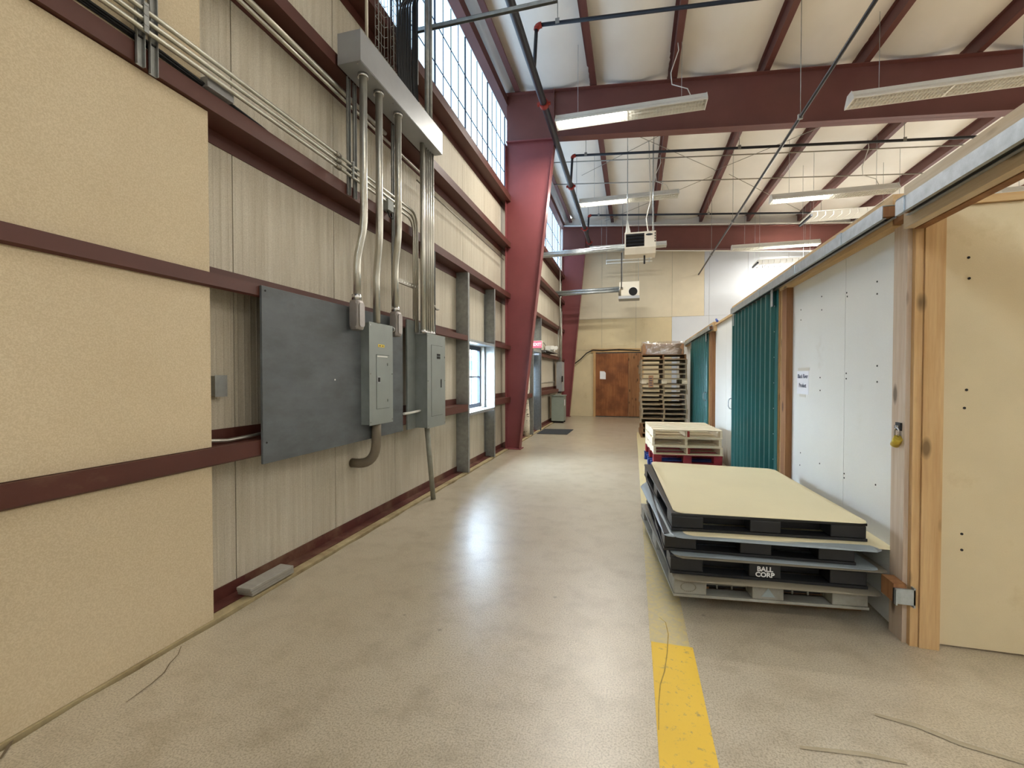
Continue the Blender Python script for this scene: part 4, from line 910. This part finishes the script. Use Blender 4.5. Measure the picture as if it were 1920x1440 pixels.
ta, tb = ony(1216, 704, 11.33), ony(1225, 727, 11.33); box(ta.x, tb.x, 11.322, 11.326, tb.z, ta.z).build('card', 'cardboard', hg)
for i in range(4): box(ta.x+.02, tb.x-.02-.01*(i % 2), 11.3205, 11.3218, tb.z+.05+.055*i, tb.z+.068+.055*i).build('pencil_line', 'ink', hg)
# white pallets on coloured ones
WX, WY, WR = .765, 7.92, R(4)
q = block_pallet(1.0, 1.2, .142, 'pallet_blue', 'pallet_blue'); q.location = (WX-.02, WY, 0); q.rotation_euler.z = WR; tag(q, 'blue painted block pallet under the red one', 'pallet', 'pallets of the low stack')
q = block_pallet(1.0, 1.2, .142, 'pallet_red', 'pallet_red'); q.location = (WX, WY, .143); q.rotation_euler.z = WR+R(.6); tag(q, 'red painted block pallet between blue and pale pallets', 'pallet', 'pallets of the low stack')
WP = stringer_pallet(1.01, 1.2, .128, 'pallet_new', 8, 4); zz = .286
for i in range(3):
    c_ = dup(WP, (WX+(.004, -.006, 0)[i], WY+(-.01, .008, 0)[i], zz), WR+R((.4, -.5, 0)[i]), ('lowest new pale wooden pallet, resting on the red pallet', 'middle new pale wooden pallet of the low stack', 'topmost new pale wooden pallet of the low stack')[i], 'pallets of the low stack'); zz += .1288
    ROOT[c_] = Vector((0, 0, 0))
    if i != 1: o_ = box(-.0, .034, -.6012, -.597, .018, .109).build('red_end_mark', 'coupling_red', c_); o_['label'] = 'red painted stringer end'
kill(WP)
# black plastic pallets with slip sheets
def plastic_pallet(w, d, h, mat, label, grid=False):
    p = thing('plastic_pallet', label, 'pallet', (0, 0, 0), 'plastic pallets of the near stack')
    box(-w/2, w/2, -d/2, d/2, h-.018, h).build('deck', mat, p, bevel=.004)
    mb = MB().box(-w/2, w/2, -d/2, -d/2+.1, 0, .016).box(-w/2, w/2, d/2-.1, d/2, 0, .016)
    for x in (-w/2, -.07, w/2-.14): mb.box(x, x+.14, -d/2+.1, d/2-.1, 0, .016)
    mb.build('base_runner', mat, p)
    for x0, x1 in ((-w/2+.004, -w/2+.2), (-.09, .09), (w/2-.2, w/2-.004)):
        for y0, y1 in ((-d/2+.003, -d/2+.2), (-.1, .1), (d/2-.2, d/2-.003)): box(x0, x1, y0, y1, .0165, h-.0185).build('block', mat, p, bevel=.006)
    box(-w/2+.205, w/2-.205, -d/2+.13, -d/2+.14, .017, h-.019).build('dark_baffle', 'black_plastic', p)  # black baffle darkens the opening in place of the shade inside the pallet
    for s_ in (-1, 1): box(s_*(w/2-.3)-.005, s_*(w/2-.3)+.005, -d/2+.32, d/2-.25, .017, h-.019).build('dark_baffle', 'black_plastic', p)  # lengthwise black baffles, also there to darken the openings
    if grid:
        mb = MB()
        for i in range(9): x = -w/2+.2+(w-.4)*i/8; mb.box(x-.004, x+.004, -d/2+.10, -d/2+.11, .02, h-.02)
        for zz in (.045, .075): mb.box(-w/2+.21, w/2-.21, -d/2+.095, -d/2+.115, zz, zz+.006)
        mb.build('rib_grid', mat, p)
    return p
def sheet(cx, cy, z, w, d, rot, mat, label, droop=.0, seed=0, rc=.05, curl=0., left=0.):
    rnd = random.Random(seed); nx, ny = 26, 30; vs = []; fs = []; ph = [rnd.uniform(0, 6) for _ in range(4)]
    def pt(i, j):
        u, v = -w/2+w*i/nx, -d/2+d*j/ny
        cu, cv = max(0, abs(u)-(w/2-rc)), max(0, abs(v)-(d/2-rc)); l = math.hypot(cu, cv)
        if l > rc and l > 0: k = rc/l; u = math.copysign(w/2-rc+cu*k, u); v = math.copysign(d/2-rc+cv*k, v)
        e = max(0, abs(u)-(w/2-.05))/.05; e2 = max(0, abs(v)-(d/2-.06))/.06
        h = .0022+.0014*math.sin(u*7+ph[0])*math.sin(v*5+ph[1])+ droop*(max(e, e2)**2)*(.6+.4*math.sin(9*(u+v)+ph[2]))
        if curl and u < -w/2+.22 and v > d/2-.2: h += curl*((-w/2+.22-u)/.22)*((v-d/2+.2)/.2)
        if left: e3 = max(0, -u-(w/2-.065))/.065; h -= left*e3*(.55+.45*math.sin(v*2.2+ph[3]))
        return (u, v, h)
    top = [pt(i, j) for j in range(ny+1) for i in range(nx+1)]; N = len(top)
    vs = top+[(a, b, c-.0016) for a, b, c in top]; ix = lambda i, j: j*(nx+1)+i
    for j in range(ny):
        for i in range(nx): f_ = (ix(i, j), ix(i+1, j), ix(i+1, j+1), ix(i, j+1)); fs.append(f_); fs.append(tuple(N+k for k in f_[::-1]))
    edge = [ix(i, 0) for i in range(nx)]+[ix(nx, j) for j in range(ny)]+[ix(i, ny) for i in range(nx, 0, -1)]+[ix(0, j) for j in range(ny, 0, -1)]
    for a, b in zip(edge, edge[1:]+edge[:1]): fs.append((a, N+a, N+b, b))
    o = MB().add(vs, fs, True).build('slip_sheet', mat, fix=True); o.location = (cx, cy, z+ROOT[o].z); o.rotation_euler.z = R(rot); tag(o, label, 'slip sheet', 'slip sheets of the near stack'); return o
SW, SD = 1.12, 1.66
fr = lambda x0, y0, rot: (x0+math.cos(R(rot))*SW/2-math.sin(R(rot))*SD/2, y0+math.sin(R(rot))*SW/2+math.cos(R(rot))*SD/2)
q = stringer_pallet(.95, 1.3, .098, 'pallet_brown', 6, 3); q.location = (.88, 3.92, 0); q.rotation_euler.z = R(5); tag(q, 'brown wooden pallet on the floor under the plastic pallets', 'pallet')
def put(pp_, x0, y0, z, rot):
    c_ = fr(x0, y0, rot); pp_.location = (c_[0], c_[1], z); pp_.rotation_euler.z = R(rot); return c_
q = plastic_pallet(SW, SD, .125, 'grey_plastic', 'worn grey plastic pallet with ribbed openings low in the near stack', True); c_ = put(q, .255, 3.0, .0995, 6)
mk = MB(); 
for a in range(24):
    a0, a1 = 2*math.pi*a/24, 2*math.pi*(a+1)/24; rr = .038
    mk.box(-.47+.045*math.cos(a0)-.002, -.47+.045*math.cos(a0)+.002, -SD/2-.0005, -SD/2+.004, .062+.028*math.sin(a0)-.002, .062+.028*math.sin(a0)+.002)
mk.build('oval_emblem', 'sheet_tan', q)
MB().prism([(-.04, .035), (.04, .035), (0, .09)], 1, -SD/2+.001, -SD/2+.004).build('triangle_emblem', 'sheet_grey', q)
sheet(.255+.51, 3.83, .2262, 1.17, SD+.03, 5, 'sheet_tan', 'tan slip sheet on the worn grey plastic pallet', -.004, 1)
q = plastic_pallet(SW, SD, .118, 'black_plastic', 'black plastic pallet with white lettering on its middle block'); put(q, .235, 3.03, .2325, 3.5)
text('BALL\nCORP', .041, 'lettering', 'white_print', q, Matrix.Translation((.0, -SD/2+.0022, .052)) @ Matrix(((1, 0, 0, 0), (0, 0, -1, 0), (0, 1, 0, 0), (0, 0, 0, 1))), lead=.85, bold=.0012)
sheet(.80, 3.875, .352, 1.20, SD+.04, 4, 'sheet_tan', 'tan slip sheet on the lettered black pallet', -.006, 2)
sheet(.785, 3.885, .3565, 1.17, SD+.02, 3, 'sheet_grey', 'grey slip sheet below the unlettered middle pallet', -.004, 3)
q = plastic_pallet(SW-.02, SD-.02, .112, 'black_plastic', 'black plastic pallet without lettering in the middle of the near stack'); put(q, .19, 3.06, .362, 2.5)
sheet(.735, 3.83, .4768, 1.20, SD-.12, 5, 'sheet_grey', 'lower grey slip sheet jutting toward the yellow line below the top pallet', -.012, 5, .06, 0., .05)
sheet(.785, 3.85, .4812, 1.17, SD, 4, 'sheet_grey', 'upper grey slip sheet below the top pallet', -.012, 5, .05, 0., .02)
sheet(.86, 3.89, .4856, 1.19, SD-.02, 4, 'sheet_cream', 'cream slip sheet jutting toward the partition below the top pallet', -.012, 5)
q = plastic_pallet(SW+.02, SD, .112, 'black_plastic', 'black plastic pallet on top of the near stack under the cream sheet'); put(q, .255, 3.09, .491, 4.5)
sheet(.783, 3.945, .604, 1.125, SD-.01, 3, 'sheet_cream', 'cream slip sheet covering the top of the near pallet stack', .004, 7, .06, .03)
